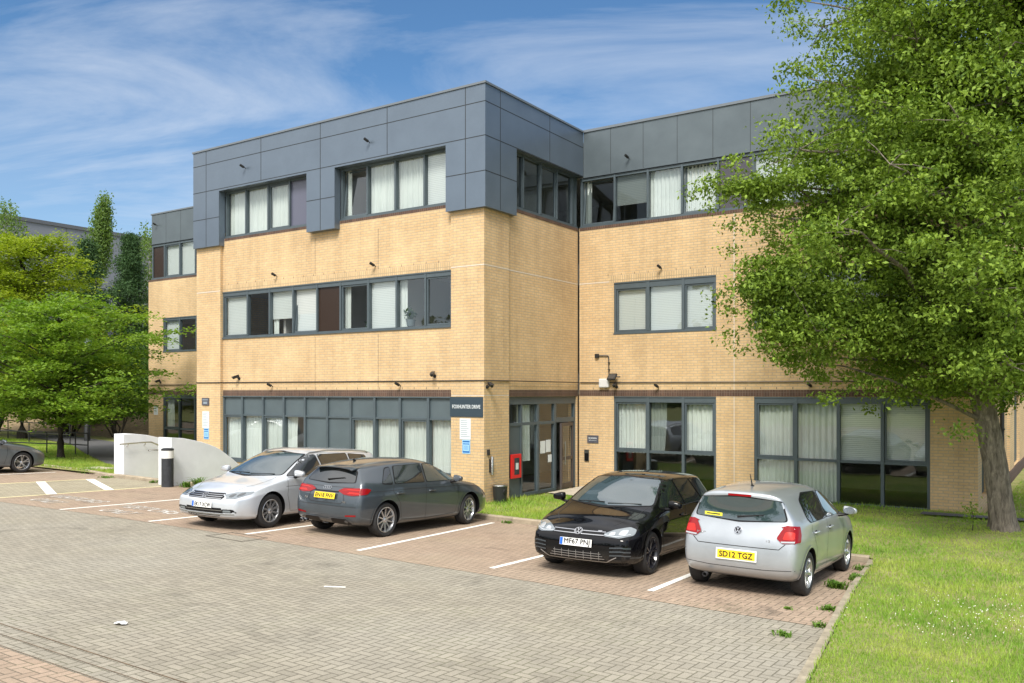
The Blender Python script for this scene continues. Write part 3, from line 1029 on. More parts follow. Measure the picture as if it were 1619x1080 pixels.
WN = [0]


def cell(F, c, u0, u1, z0, z1, d, win):
    """what one light of a window shows; codes: C curtain, c half curtain, B blind, b half blind, L curtain strip at left, D clear, G grey panel, P brown panel, V purple panel, U blue panel, O open sash (+ one of the others)"""
    WN[0] += 1
    op = 'O' in c
    sash = op or 'S' in c
    glass = not any(k in c for k in 'GPVU')
    if glass:
        pm = 'dark_glass' if 'K' in c else 'window_glass'
        mb = MB()
        if sash:
            mat = [M['frame_metal']]
            tilt = 0.16 if op else 0.0
            def Q(u, dd, z):
                t = (z - z0) / (z1 - z0)
                return F(u, dd + tilt * t, z)
            s = 0.05
            for a, b, c0, c1 in ((u0 + .006, u0 + s, z0 + .006, z1 - .006), (u1 - s, u1 - .006, z0 + .006, z1 - .006), (u0 + s, u1 - s, z0 + .006, z0 + s), (u0 + s, u1 - s, z1 - s, z1 - .006)):
                v = [Q(u, dd, z) for u in (a, b) for dd in (d - 0.035, d + 0.02) for z in (c0, c1)]
                mb.add(v, [(0, 1, 3, 2), (4, 6, 7, 5), (0, 4, 5, 1), (2, 3, 7, 6), (0, 2, 6, 4), (1, 5, 7, 3)])
            mb.build('sash', mat, win)
            g = MB(); g.quad(Q(u0 + s, d, z0 + s), Q(u1 - s, d, z0 + s), Q(u1 - s, d, z1 - s), Q(u0 + s, d, z1 - s))
            g.build('pane', M[pm], win, recalc=False)
        else:
            g = MB(); g.quad(F(u0, d, z0), F(u1, d, z0), F(u1, d, z1), F(u0, d, z1))
            g.build('pane', M[pm], win, recalc=False)
    else:
        mt = {'G': 'spandrel_grey', 'P': 'panel_brown', 'V': 'panel_purple', 'U': 'panel_blue'}[[k for k in c if k in 'GPVU'][0]]
        mb = MB(); fbox(mb, F, u0, u1, d - 0.01, d + 0.02, z0, z1)
        mb.build('panel', M[mt], win)
    din = d + 0.13
    if 'C' in c: curtain(F, u0 - .03, u1 + .03, z0 - 0.1, z1 + .05, din, win, WN[0])
    if 'c' in c: curtain(F, u0 - .03, u0 + (u1 - u0) * 0.48, z0 - 0.1, z1 + .05, din, win, WN[0], lean=-0.08)
    if 'R' in c: curtain(F, u0 + (u1 - u0) * 0.75, u1 + 0.03, z0 - 0.1, z1 + .05, din, win, WN[0])
    if 'L' in c: curtain(F, u0 - .03, u0 + (u1 - u0) * 0.22, z0 - 0.1, z1 + .05, din, win, WN[0], amp=0.02)
    if 'B' in c: blind(F, u0 - .02, u1 + .02, z0 - 0.02, z1 - 0.02, din - 0.06, win)
    if 'b' in c: blind(F, u0 - .02, u1 + .02, z0 + (z1 - z0) * 0.36, z1 - 0.02, din - 0.06, win)


def window(F, u0, u1, z0, z1, mulls, cells, d=0.07, head=0.17, sill=0.07, side=0.07, mw=0.06, transom=None, low=None, label=None, tops=None, top_z=None):
    f = MB()
    dp = 0.06
    fbox(f, F, u0, u1, d - dp, d + dp, z1 - head, z1)
    fbox(f, F, u0, u1, d - dp, d + dp, z0, z0 + sill)
    fbox(f, F, u0, u0 + side, d - dp + .004, d + dp - .004, z0 + sill, z1 - head)
    fbox(f, F, u1 - side, u1, d - dp + .004, d + dp - .004, z0 + sill, z1 - head)
    for m_ in mulls:
        fbox(f, F, m_ - mw / 2, m_ + mw / 2, d - dp - .012, d + dp, z0 + sill, z1 - 0.03)
    if transom:
        fbox(f, F, u0 + side, u1 - side, d - dp + .008, d + dp - .006, transom - 0.035, transom + 0.035)
    if top_z:
        fbox(f, F, u0 + side, u1 - side, d - dp + .008, d + dp - .006, top_z - 0.025, top_z + 0.025)
    # projecting sill strip and the drip cap above
    fbox(f, F, u0 - 0.01, u1 + 0.01, d - dp - 0.035, d - dp + .003, z0 - 0.012, z0 + 0.03)
    fbox(f, F, u0, u1, d - dp - 0.02, d - dp + .003, z1 - 0.035, z1 - 0.004)
    win = f.build('window', M['frame_metal'], B)
    if label: win['label'] = label
    e = [u0 + side] + [x for m_ in mulls for x in (m_ - mw / 2, m_ + mw / 2)] + [u1 - side]
    n = len(mulls) + 1
    for k in range(n):
        a, b = e[2 * k], e[2 * k + 1]
        zt = (top_z - 0.025) if top_z else z1 - head
        zb = (transom + 0.035) if transom else z0 + sill
        cell(F, cells[k], a, b, zb, zt, d, win)
        if transom and low: cell(F, low[k], a, b, z0 + sill, transom - 0.035, d, win)
        if top_z: cell(F, tops[k], a, b, top_z + 0.025, z1 - head, d, win)
    return win


FwA = F_front(0.10)
window(FwA, -10.61, -6.45, 8.0, 9.56, [-9.59, -8.52, -7.53], ['C', 'C', 'SC', 'U'], d=0.10, head=0.1, label='top floor window with a blue grey blank panel at its right end')
window(FwA, -5.32, -1.16, 8.0, 9.56, [-4.26, -3.19, -2.13], ['OL', 'C', 'C', 'B'], d=0.10, head=0.1, label='top floor window with one tilted open light')
window(FwA, -10.69, -1.09, 4.68, 6.22, [-9.46, -8.41, -7.33, -6.28, -5.30, -4.18, -3.11, -2.06], ['SB', 'D', 'Lb', 'OB', 'P', 'SLD', 'BR', 'LD', 'SD'], d=0.06, head=0.15)
window(FwA, -10.69, -1.09, 0.66, 2.80, [-9.72, -8.72, -7.75, -6.81, -5.85, -4.89, -3.94, -2.98, -1.96], ['SC', 'C', 'SC', 'c', 'G', 'G', 'SC', 'C', 'SC', 'C'], d=0.06, head=0.05, mw=0.08, top_z=2.18, tops=['G'] * 10)
window(F_right(-0.04), 1.40, 5.03, 8.0, 9.58, [1.98, 2.91, 3.83, 4.74], ['K', 'K', 'SK', 'K', 'G'], d=0.09, head=0.08)
window(F_front(5.08), 0.02, 10.9, 8.0, 9.53, [1.20, 2.29, 3.36, 4.44, 5.45, 6.52, 7.6, 8.68, 9.76], ['OLK', 'bK', 'CL', 'OC', 'V', 'B', 'SB', 'B', 'B', 'B'], d=0.07, head=0.10, label='long top floor window band reaching behind the big tree')
window(FC, 1.20, 4.40, 4.67, 6.22, [2.31, 3.41], ['SB', 'B', 'SB'], d=0.08, head=0.2, mw=0.09)
window(FC, 5.48, 9.86, 4.67, 6.22, [6.6, 7.69, 8.76], ['SB', 'B', 'B', 'SB'], d=0.08, head=0.2, mw=0.09)
window(FC, 1.20, 4.40, -0.02, 2.80, [2.31, 3.41], ['SC', 'cK', 'SC'], d=0.08, head=0.18, transom=1.17, low=['K', 'K', 'K'], mw=0.08, label='ground floor window with dark lower panes')
window(FC, 5.48, 9.86, -0.02, 2.80, [6.60, 7.69, 8.76], ['SC', 'C', 'B', 'SB'], d=0.08, head=0.18, transom=1.13, low=['C', 'C', 'K', 'K'], mw=0.08, label='ground floor window with curtains at left and blinds at right')
window(F_front(5.08), -22.12, -11.96, 8.0, 9.58, [-21.2, -20.1, -19.0, -17.9, -16.8, -15.7, -14.6, -13.4], ['P', 'SB', 'B', 'D', 'D', 'D', 'D', 'D', 'D'], d=0.07, head=0.12)
window(FC, -21.24, -16.0, 4.70, 6.22, [-20.05, -18.9, -17.6], ['SB', 'D', 'D', 'D'], d=0.08, head=0.12)
window(FC, -21.24, -16.0, -0.3, 2.80, [-20.1, -19.0, -17.6], ['SLc', 'K', 'K', 'K'], d=0.08, head=0.16, transom=1.3, low=['K', 'K', 'K', 'K'])
for a, b in ((11.9, 13.2), (13.9, 15.3), (17.4, 20.4), (5.9, 7.6)):
    mb = MB(); n = int((b - a) / 0.12)
    Fs = F_right(10.9)
    fbox(mb, Fs, a, b, 0.16, 0.2, 0.25, 2.8)
    for k in range(n):
        u = a + (b - a) * (k + 0.2) / n
        fbox(mb, Fs, u, u + 0.05, 0.10, 0.158, 0.3, 2.75)
    mb.build('ribbed_panel', M['frame_metal'], B)
window(F_right(10.9), 6.5, 9.9, 4.67, 6.22, [7.6, 8.7], ['B', 'B', 'B'], d=0.08)
window(F_right(10.9), 13.0, 18.0, 4.67, 6.22, [14.2, 15.5, 16.7], ['B', 'B', 'B', 'B'], d=0.08)
mb = MB(); fbox(mb, F_right(10.9), 7.6, 24, -0.03, 0.02, -0.3, 0.25)
mb.build('plinth', M['brown_soldier_brick'], B)

# ---- ornaments on sills (move with nothing: small things of their own)
def sill_thing(name, mb, mat, loc, label, cat, smooth=False, group=None):
    o = mb.build(name, M[mat] if isinstance(mat, str) else [M[k] for k in mat], smooth=smooth)
    o.location = loc
    return tag(o, label, cat, group)


# ---- entrance
E_ = F_right(-0.04)
ent = MB()
dE = 0.10
for a, b in ((1.16, 1.23), (1.90, 1.97), (2.76, 2.86), (3.70, 3.82), (4.90, 4.97)):
    fbox(ent, E_, a, b, dE - .05, dE + .06, 0.0, 2.58)
fbox(ent, E_, 1.16, 4.97, dE - .056, dE + .064, 2.58, 2.80)
fbox(ent, E_, 1.23, 3.70, dE - .044, dE + .05, 1.99, 2.07)
fbox(ent, E_, 3.82, 4.90, dE - .044, dE + .05, 2.02, 2.16)
fbox(ent, E_, 1.97, 3.70, dE - .044, dE + .05, 0.0, 0.08)
entrance = ent.build('entrance_screen', M['frame_metal'], B)
mb = MB(); fbox(mb, E_, 1.23, 1.90, dE - .02, dE + .02, 0.0, 1.99)
mb.build('panel', M['frame_metal'], entrance)
for a, b, c, e in ((1.23, 1.90, 2.07, 2.58), (1.97, 2.76, 0.08, 1.99), (1.97, 2.76, 2.07, 2.58), (2.86, 3.70, 0.08, 1.99), (2.86, 3.70, 2.07, 2.58), (3.82, 4.90, 2.16, 2.58)):
    g = MB(); g.quad(E_(a, dE, c), E_(b, dE, c), E_(b, dE, e), E_(a, dE, e))
    g.build('pane', M['window_glass'], entrance, recalc=False)
curtain(E_, 1.97, 2.15, 0.1, 2.55, dE + 0.15, entrance, 5, amp=0.01)
curtain(E_, 2.2, 2.72, 0.95, 2.55, dE + 0.2, entrance, 6)
# the door stands a hand's breadth open
door = MB()
for a, b, c, e in ((0, .09, 0.02, 2.0), (.90, .99, 0.02, 2.0), (.09, .90, 0.02, .18), (.09, .90, 1.90, 2.0), (.09, .90, .88, .97)):
    door.box(-0.03, 0.03, a, b, c, e)
dr = door.build('door', M['door_frame'], B)
dr.location = (-0.14, 4.88, 0.0)
dr.rotation_euler = (0, 0, R(180 + 14))
dr.rotation_euler = (0, 0, R(180))
g = MB()
for c, e in ((.18, .88), (.97, 1.90)):
    g.quad((0, .09, c), (0, .90, c), (0, .90, e), (0, .09, e))
g.build('pane', M['window_glass'], dr, recalc=False)
hb = MB(); hb.tube([(-0.09, .84, .75), (-0.09, .84, 1.45)], 0.016); hb.tube([(-0.03, .84, .80), (-0.09, .84, .80)], .012); hb.tube([(-0.03, .84, 1.40), (-0.09, .84, 1.40)], .012)
hb.build('handle', M['steel'], dr)
dr.rotation_euler = (0, 0, R(180 + 9))
# ------------------------------------------------------------------ cars
def chaikin(pts, n=2, rad=0.045):
    """round the corners of a closed outline"""
    out = []
    m = len(pts)
    for i in range(m):
        p = Vector(pts[i]); a = Vector(pts[i - 1]) - p; b = Vector(pts[(i + 1) % m]) - p
        la, lb = a.length, b.length
        r_ = min(rad * (0.5 if n == 1 else 1.0), la * .42, lb * .42)
        a = p + a / la * r_; b = p + b / lb * r_
        for t in (0, .33, .67, 1):
            q = a * (1 - t) ** 2 + p * 2 * t * (1 - t) + b * t * t
            out.append((q.x, q.y))
    return out


class Car:
    def __init__(s, name, label, cat, loc, heading, spec, paint, group=None):
        s.root = empty(name)
        tag(s.root, label, cat, group)
        s.spec = spec; s.paint = paint
        s.make_body()
        s.loc = loc; s.heading = heading

    def make_body(s):
        st = s.spec['st']; N = len(st); KN = 7
        cols = [1.0, 0.62, 0.0, -0.62, -1.0]
        V = []; idx = {}
        def vert(i, j, k):
            key = (i, j, k)
            if key in idx: return idx[key]
            xs, ws, zs, cr = st[i]
            y = ws[k] * cols[j]
            x = xs[k]; z = zs[k]
            if k == KN - 1: z += cr * (1 - cols[j] ** 2)
            if i == 0 and k < KN - 1: x += s.spec.get('bulge_f', 0.10) * (1 - cols[j] ** 2)
            if i == 0 and k == KN - 1: x += s.spec.get('bulge_f', 0.10) * (1 - cols[j] ** 2)
            if i == 1 and k == KN - 1: x += 0.06 * (1 - cols[j] ** 2)
            if i == N - 1: x -= s.spec.get('bulge_r', 0.07) * (1 - cols[j] ** 2)
            if 'ws' in s.spec and i in s.spec['ws'] and k == KN - 1: x += 0.10 * (1 - cols[j] ** 2)
            idx[key] = len(V); V.append((x, y, z)); return idx[key]
        Fc = []
        for i in range(N - 1):
            for k in range(KN - 1):
                for j in (0, 4):
                    Fc.append((vert(i, j, k), vert(i + 1, j, k), vert(i + 1, j, k + 1), vert(i, j, k + 1)))
            for j in range(4):
                for k in (0, KN - 1):
                    Fc.append((vert(i, j, k), vert(i + 1, j, k), vert(i + 1, j + 1, k), vert(i, j + 1, k)))
        for i in (0, N - 1):
            for j in range(4):
                for k in range(KN - 1):
                    Fc.append((vert(i, j, k), vert(i, j + 1, k), vert(i, j + 1, k + 1), vert(i, j, k + 1)))
        me = bpy.data.meshes.new('body'); me.from_pydata(V, [], Fc)
        bm = bmesh.new(); bm.from_mesh(me); bmesh.ops.recalc_face_normals(bm, faces=bm.faces)
        cl = bm.edges.layers.float.get('crease_edge') or bm.edges.layers.float.new('crease_edge')
        bm.verts.ensure_lookup_table()
        cre = s.spec.get('crease', {})
        inv = {v: k for k, v in idx.items()}
        for e in bm.edges:
            a, b_ = inv[e.verts[0].index], inv[e.verts[1].index]
            if a[2] == b_[2] and a[1] == b_[1] and a[1] in (0, 4) and a[2] in cre: e[cl] = cre[a[2]]
            if a[0] == b_[0] == N - 1 and a[2] == b_[2] and a[2] in (3,): e[cl] = s.spec.get('rear_crease', 0.3)
            if a[0] == b_[0] and a[0] in (0, N - 1) and a[1] == b_[1] and a[1] in (0, 4): e[cl] = 0.40
            if a[0] == b_[0] == 0 and a[2] == b_[2] and a[2] in (4, 1): e[cl] = 0.45
        bm.to_mesh(me); bm.free()
        o = bpy.data.objects.new('body', me); COL.objects.link(o)
        md = o.modifiers.new('s', 'SUBSURF'); md.levels = 3; md.render_levels = 3
        # wheel arches cut out
        sp = s.spec
        cm = MB()
        for x in (0.0, sp['wb']):
            for sy in (1, -1):
                y0, y1 = (0.55 * sy, 1.3 * sy)
                cm.lathe([(0.0, y0), (sp['arch'], y0), (sp['arch'], y1), (0.0, y1)], n=64, axis='y', org=(x, 0, sp['r'] + 0.01))
        cut = cm.build('cut', M['black_trim'])
        bm = bmesh.new(); bm.from_mesh(cut.data); bmesh.ops.remove_doubles(bm, verts=bm.verts, dist=1e-5); bmesh.ops.recalc_face_normals(bm, faces=bm.faces); bm.to_mesh(cut.data); bm.free()
        dg = bpy.context.evaluated_depsgraph_get()
        full = bpy.data.meshes.new_from_object(o.evaluated_get(dg))
        bmf = bmesh.new(); bmf.from_mesh(full)
        s.bvh = BVHTree.FromBMesh(bmf); bmf.free()
        mb_ = o.modifiers.new('b', 'BOOLEAN'); mb_.operation = 'DIFFERENCE'; mb_.object = cut; mb_.solver = 'EXACT'
        bpy.context.view_layer.update()
        dg = bpy.context.evaluated_depsgraph_get()
        fin = bpy.data.meshes.new_from_object(o.evaluated_get(dg))
        bpy.data.objects.remove(o); bpy.data.objects.remove(cut)
        fin.name = 'body'
        fin.materials.clear(); fin.materials.append(M[s.paint]); fin.materials.append(M['black_trim'])
        for p in fin.polygons:
            p.use_smooth = True
            c = p.center
            mi = 0
            for x in (0.0, sp['wb']):
                dx, dz = c.x - x, c.z - (sp['r'] + 0.01)
                if abs(math.hypot(dx, dz) - sp['arch']) < 0.006 and abs(p.normal.y) < 0.5 and abs(c.y) > .5: mi = 1
                if abs(abs(c.y) - 0.55) < 0.004 and math.hypot(dx, dz) < sp['arch']: mi = 1
            if c.z < sp.get('trimz', 0.21) : mi = 1
            p.material_index = mi
        fin.set_sharp_from_angle(angle=R(38))
        b = bpy.data.objects.new('body', fin); COL.objects.link(b); b.parent = s.root
        s.body = b

    def hit(s, a, b, axis, off):
        if axis == 'L': o = Vector((a, 3, b)); d = Vector((0, -1, 0))
        elif axis == 'R': o = Vector((a, -3, b)); d = Vector((0, 1, 0))
        elif axis == 'F': o = Vector((6, a, b)); d = Vector((-1, 0, 0))
        elif axis == 'B': o = Vector((-4, a, b)); d = Vector((1, 0, 0))
        elif axis == 'T': o = Vector((a, b, 4)); d = Vector((0, 0, -1))
        loc, n, i, dist = s.bvh.ray_cast(o, d)
        if loc is not None and axis in 'LR' and abs(loc.y) < .66 * s.spec['w'] and b < 1.0: loc = None
        if loc is None:
            far = {'L': Vector((a, .8, b)), 'R': Vector((a, -.8, b)), 'F': Vector((s.spec['xf'] - .25, a, b)), 'B': Vector((s.spec['xr'] + .2, a, b)), 'T': Vector((a, b, 1.0))}[axis]
            loc, n, i, dist = s.bvh.find_nearest(far)
        if n.dot(d) > 0: n = -n
        return loc + n * off, n

    def patch(s, name, pts, axis, mat, off=0.004, parent=None, rounds=2, step=0.07, label=None):
        pts = chaikin([tuple(p) for p in pts], rounds) if rounds else [tuple(p) for p in pts]
        # resample long edges
        q = []
        for a, b in zip(pts, pts[1:] + pts[:1]):
            L = math.hypot(b[0] - a[0], b[1] - a[1]); n = max(1, int(L / step))
            for i in range(n): q.append((a[0] + (b[0] - a[0]) * i / n, a[1] + (b[1] - a[1]) * i / n))
        nb = len(q)
        xs = [p[0] for p in q]; ys = [p[1] for p in q]
        vs = [Vector(p) for p in q]
        x = min(xs) + step / 2
        while x < max(xs):
            y = min(ys) + step / 2
            while y < max(ys):
                if min((x - p[0]) ** 2 + (y - p[1]) ** 2 for p in q) > (step * .35) ** 2: vs.append(Vector((x, y)))
                y += step
            x += step
        r = delaunay_2d_cdt(vs, [(i, (i + 1) % nb) for i in range(nb)], [], 1, 1e-5)
        vv = [s.hit(p.x, p.y, axis, off)[0] for p in r[0]]
        # keep the one connected sheet
        par = list(range(len(vv)))
        def find(i):
            while par[i] != i: par[i] = par[par[i]]; i = par[i]
            return i
        for f in r[2]:
            for i in f[1:]: par[find(i)] = find(f[0])
        cnt = {}
        for f in r[2]: cnt[find(f[0])] = cnt.get(find(f[0]), 0) + 1
        best = max(cnt, key=cnt.get)
        fcs = [f for f in r[2] if find(f[0]) == best]
        used = sorted({i for f in fcs for i in f}); mp = {i: k_ for k_, i in enumerate(used)}
        mb = MB().add([vv[i] for i in used], [tuple(mp[i] for i in f) for f in fcs])
        o = mb.build(name, M[mat] if isinstance(mat, str) else mat, parent or s.root, smooth=True, angle=60)
        me = o.data
        out = {'L': Vector((0, 1, 0)), 'R': Vector((0, -1, 0)), 'F': Vector((1, 0, 0)), 'B': Vector((-1, 0, 0)), 'T': Vector((0, 0, 1))}[axis]
        if sum((p.normal.dot(out) for p in me.polygons)) < 0:
            for p in me.polygons: p.flip()
        if label: o['label'] = label
        return o

    def strip(s, name, line, w, axis, mat, off=0.003, parent=None, step=0.04, closed=False, thick=0.0, mb=None):
        own = mb is None
        if own: mb = MB()
        pts = [Vector(p) for p in line]
        if closed: pts.append(pts[0])
        q = []
        for a, b in zip(pts[:-1], pts[1:]):
            n = max(1, int((b - a).length / step))
            for i in range(n): q.append(a.lerp(b, i / n))
        q.append(pts[-1])
        v = []
        for i, p in enumerate(q):
            t = (q[min(i + 1, len(q) - 1)] - q[max(i - 1, 0)])
            if t.length < 1e-9: t = Vector((1, 0))
            t.normalize(); n = Vector((-t.y, t.x)) * w / 2
            for sgn in (-1, 1):
                pp = p + n * sgn
                v.append(s.hit(pp.x, pp.y, axis, off)[0])
        f = [(2 * i, 2 * i + 1, 2 * i + 3, 2 * i + 2) for i in range(len(q) - 1)]
        mb.add(v, f)
        if own: return mb.build(name, M[mat], parent or s.root, smooth=True, angle=60)

    # both sides at once: fn mirrored
    def sides(s, fn, *a, **k):
        return [fn(a[0], a[1], ax, *a[2:], **k) for ax in ('L', 'R')]

    def finish(s):
        x, y = s.loc
        n = Vector((0.0105, 0.0378, 1)).normalized()
        h = s.heading
        fwd = Vector((math.cos(h), math.sin(h), 0)); fwd = (fwd - n * fwd.dot(n)).normalized()
        left = n.cross(fwd)
        m = Matrix((fwd, left, n)).transposed().to_4x4()
        m.translation = Vector((x, y, gz(x, y) + 0.004))
        s.root.matrix_world = m

    # --- wheels
    def wheel(s, x, sy, style, r, width=0.21, rim_r=0.225, track=0.0, steer=0.0, mat='alloy'):
        yo = s.spec['w'] - 0.025 - track            # outer tyre face
        wh = MB(); ym = -width / 2
        wh.lathe([(0.0, -0.02 - .05), (0.15, -0.07), (0.155, -0.085), (0.0, -0.085)], n=32, axis='y')
        hub = wh.build('wheel', M['brake_disc'], s.root, smooth=True)
        ty = MB()
        R0 = rim_r
        prof = [(R0 - .012, 0.0 - .012), (R0 + .006, -0.004), (R0 + .03, 0.0), ((R0 + r) / 2 + .012, 0.004), (r - .022, -.004), (r - .004, -.022), (r, -.05), (r, -width + .05), (r - .004, -width + .022), (r - .03, -width), (R0, -width), (R0 - .012, -width + .01)]
        ty.lathe(prof, n=56, axis='y')
        t = ty.build('tyre', M['tyre_rubber'], hub, smooth=True, angle=50)
        rm = MB()
        # barrel and lip
        rm.lathe([(R0 + .002, -.006), (R0 - .004, -.002), (R0 - .014, -.006), (R0 - .018, -.02), (R0 - .03, -.05), (R0 - .032, -width + .02)], n=56, axis='y')
        n, kind = style
        def spoke(a, w0, w1, r0, r1, y0=-.035, y1=-.012, th=.02, skew=0.0):
            c, q = math.cos(a), math.sin(a)
            def P(rr, off, yy): return (c * rr - q * off, yy, q * rr + c * off)
            v = [P(r0, -w0 + 0, y0), P(r0, w0, y0), P(r1, w1 + skew, y1), P(r1, -w1 + skew, y1),
                 P(r0, -w0 * 1.1, y0 - th), P(r0, w0 * 1.1, y0 - th), P(r1, w1 * 1.1 + skew, y1 - th), P(r1, -w1 * 1.1 + skew, y1 - th)]
            rm.add(v, [(0, 1, 2, 3), (7, 6, 5, 4), (0, 4, 5, 1), (1, 5, 6, 2), (2, 6, 7, 3), (3, 7, 4, 0)])
        for i in range(n):
            a = 2 * PI * i / n + PI / 2
            if kind == 'single': spoke(a, .016, .0085, .035, R0 - .012)
            if kind == 'wide': spoke(a, .020, .017, .035, R0 - .012)
            if kind == 'twin':
                spoke(a - .03, .010, .010, .05, R0 - .012, skew=-.034); spoke(a + .03, .010, .010, .05, R0 - .012, skew=.034)
            if kind == 'vee':
                spoke(a, .012, .012, .03, R0 - .012, skew=-.045); spoke(a, .012, .012, .03, R0 - .012, skew=.045)
        rm.lathe([(0.0, -.016), (.024, -.016), (.030, -.022), (.055, -.030), (.06, -.055)], n=24, axis='y')
        rmo = rm.build('rim', M[mat], hub, smooth=True, angle=40)
        # dark barrel inside so the wheel reads deep
        hub.location = (x, yo * sy, r)
        hub.rotation_euler = (0, 0, steer + (0 if sy > 0 else PI))
        return hub

    def lips(s):
        for x in (0.0, s.spec['wb']):
            R_ = s.spec['arch'] + .016
            arc = [(x + R_ * math.cos(a), s.spec['r'] + .01 + R_ * math.sin(a)) for a in [R(-8 + 196 * i / 28) for i in range(29)]]
            for ax in 'LR': s.strip('arch_lip', arc, .034, ax, s.paint, .009)

    def wheels(s, style, r, rim_r, mat='alloy', width=0.21, steer=0.0, track=0.0):
        s.lips()
        for x in (0.0, s.spec['wb']):
            for sy in (1, -1):
                s.wheel(x, sy, style, r, width, rim_r, track, steer if x > 0 else 0.0, mat)

    def plate(s, txt, end, z, kind, blue=False, w=0.52, tilt=None, frame=None, off=0.012):
        ax = 'F' if end > 0 else 'B'
        p, n = s.hit(0, z, ax, off)
        p1, _ = s.hit(0, z + 0.05, ax, off); p0, _ = s.hit(0, z - 0.05, ax, off)
        xm = max(q.x for q in (p, p1, p0)) if end > 0 else min(q.x for q in (p, p1, p0))
        pe, _ = s.hit(0.24, z, ax, off)
        slope = math.atan2(p1.x - p0.x, 0.10)
        mb = MB()
        hw = w / 2
        if frame:
            mb.mi = 1; mb.box(-.004, .000, -hw - .022, hw + .022, -.075, .075); mb.mi = 0
        mb.box(0, .007, -hw, hw, -.0555, .0555)
        if blue:
            mb.mi = 2; mb.box(.0071, .0085, -hw + .003, -hw + .05, -.052, .052)
        o = mb.build('number_plate', [M['plate_yellow' if kind == 'y' else 'plate_white'], M[frame or 'plate_white'], M['plate_blue']], s.root)
        k = 1 if end > 0 else -1
        for v in o.data.vertices: v.co.x *= k; v.co.y *= 1
        if k < 0:
            for p_ in o.data.polygons: p_.flip()
        o.location = (xm + 0.0 * k, 0, z)
        o.rotation_euler = (0, slope, 0)
        tw = w - (.075 if blue else .03) - .03
        put_text(txt, 0.105, M['plate_letter'], o, ((.0092) * k, (.022 if (blue and end > 0) else 0), -.002), (R(90), 0, R(90) * k), width=tw, depth=.0012, fat=.0022)
        return o

    def badge_text(s, txt, size, y, z, mat='chrome', width=None, name='badge'):
        p, n = s.hit(y, z, 'B', 0.004)
        p1, _ = s.hit(y, z + .03, 'B', .004); p0, _ = s.hit(y, z - .03, 'B', .004)
        slope = math.atan2(p1.x - p0.x, .06)
        put_text(txt, size, M[mat], s.root, p, (R(90) , 0, R(-90)), width=width, depth=.002, bold=.001, name=name)

    def roundel(s, end, y, z, r, mat='chrome', back='black_trim'):
        ax = 'F' if end > 0 else 'B'
        p, n = s.hit(y, z, ax, 0.006)
        mb = MB()
        k = 1 if end > 0 else -1
        mb.mi = 1; mb.lathe([(0, .004), (r * .95, .004), (r, -.012)], n=32, axis='x')
        mb.mi = 0
        mb.lathe([(r * .84, .004), (r * .86, .010), (r * .98, .010), (r, .002), (r, -.014)], n=32, axis='x')
        def bar(a, b, w_):
            a = Vector(a) * r; b = Vector(b) * r; t = (b - a).normalized(); nn = Vector((-t.y, t.x)) * w_ * r / 2
            q = [a - nn, b - nn, b + nn, a + nn]
            mb.add([(.004, c.x, c.y) for c in q] + [(.010, c.x, c.y) for c in q], [(4, 5, 6, 7), (0, 1, 5, 4), (1, 2, 6, 5), (2, 3, 7, 6), (3, 0, 4, 7)])
        wv = .17
        bar((-.36, .80), (0, .12), wv); bar((.36, .80), (0, .12), wv)
        bar((-.78, .38), (-.36, -.74), wv); bar((-.36, -.74), (0, .0), wv); bar((0, .0), (.36, -.74), wv); bar((.36, -.74), (.78, .38), wv)
        o = mb.build('badge', [M[mat], M[back]], s.root, smooth=True, angle=30)
        o.location = p
        ang = math.atan2(n.z, abs(n.x))
        o.rotation_euler = (0, -ang, 0) if end > 0 else (0, -ang, PI)
        return o

    def rings(s, z, r=0.033):
        mb = MB()
        for i in range(4):
            prof = [(r * .78, .0), (r * .80, .007), (r * .98, .007), (r, .0)]
            mb.lathe(prof, n=28, axis='x', org=(0, (i - 1.5) * r * 1.45, 0))
        o = mb.build('badge', M['chrome'], s.root, smooth=True, angle=40)
        p, n = s.hit(0, z, 'B', .004)
        o.location = p; o.rotation_euler = (0, -math.atan2(n.z, abs(n.x)), PI)

    def mirror(s, x, z, y=None, mat=None, size=1.0):
        for sy in (1, -1):
            ax = 'L' if sy > 0 else 'R'
            p, n = s.hit(x, z - .05, ax, 0)
            mb = MB()
            # housing: rounded block swept outwards
            bmv = []
            cage = [(-.05, 0.03, -.045), (.06, .02, -.05), (.075, .03, .06), (-.04, .04, .065)]
            m = bmesh.new(); bmesh.ops.create_cube(m, size=1.0)
            bmesh.ops.subdivide_edges(m, edges=m.edges, cuts=3, use_grid_fill=True)
            for v in m.verts:
                c = v.co.copy(); ln = c.length
                cc = Vector((c.x * 2, c.y * 2, c.z * 2))
                mx = max(abs(cc.x), abs(cc.y), abs(cc.z)); sph = cc.normalized() * mx
                c = cc.lerp(sph, 0.62)
                # x: front-back, y: outward, z: up
                taper = 0.82 + 0.18 * (-c.y)
                v.co = Vector((c.x * .085 * (1.15 if c.x > 0 else .6) * taper, c.y * .115, c.z * .078 * taper - .01 * c.y))
            me = bpy.data.meshes.new('wing_mirror'); m.to_mesh(me); m.free()
            me.materials.append(M[mat or s.paint])
            for pl in me.polygons: pl.use_smooth = True
            o = bpy.data.objects.new('wing_mirror', me); COL.objects.link(o); o.parent = s.root
            yy = p.y + sy * (.17 if y is None else y)
            o.location = (p.x + .02, yy, z + .03); o.scale = (size, size * sy, size)
            st = MB(); st.tube([(p.x - .01, p.y - .03 * sy, z - .055), (p.x + .01, p.y + .06 * sy, z - .045), (p.x + .015, yy - .02 * sy, z - .02)], [.03, .022, .02])
            so = st.build('mirror_stalk', M['black_trim'], s.root, smooth=True)
            gl = MB(); gl.lathe([(0, 0), (.062, 0)], n=20, axis='x')
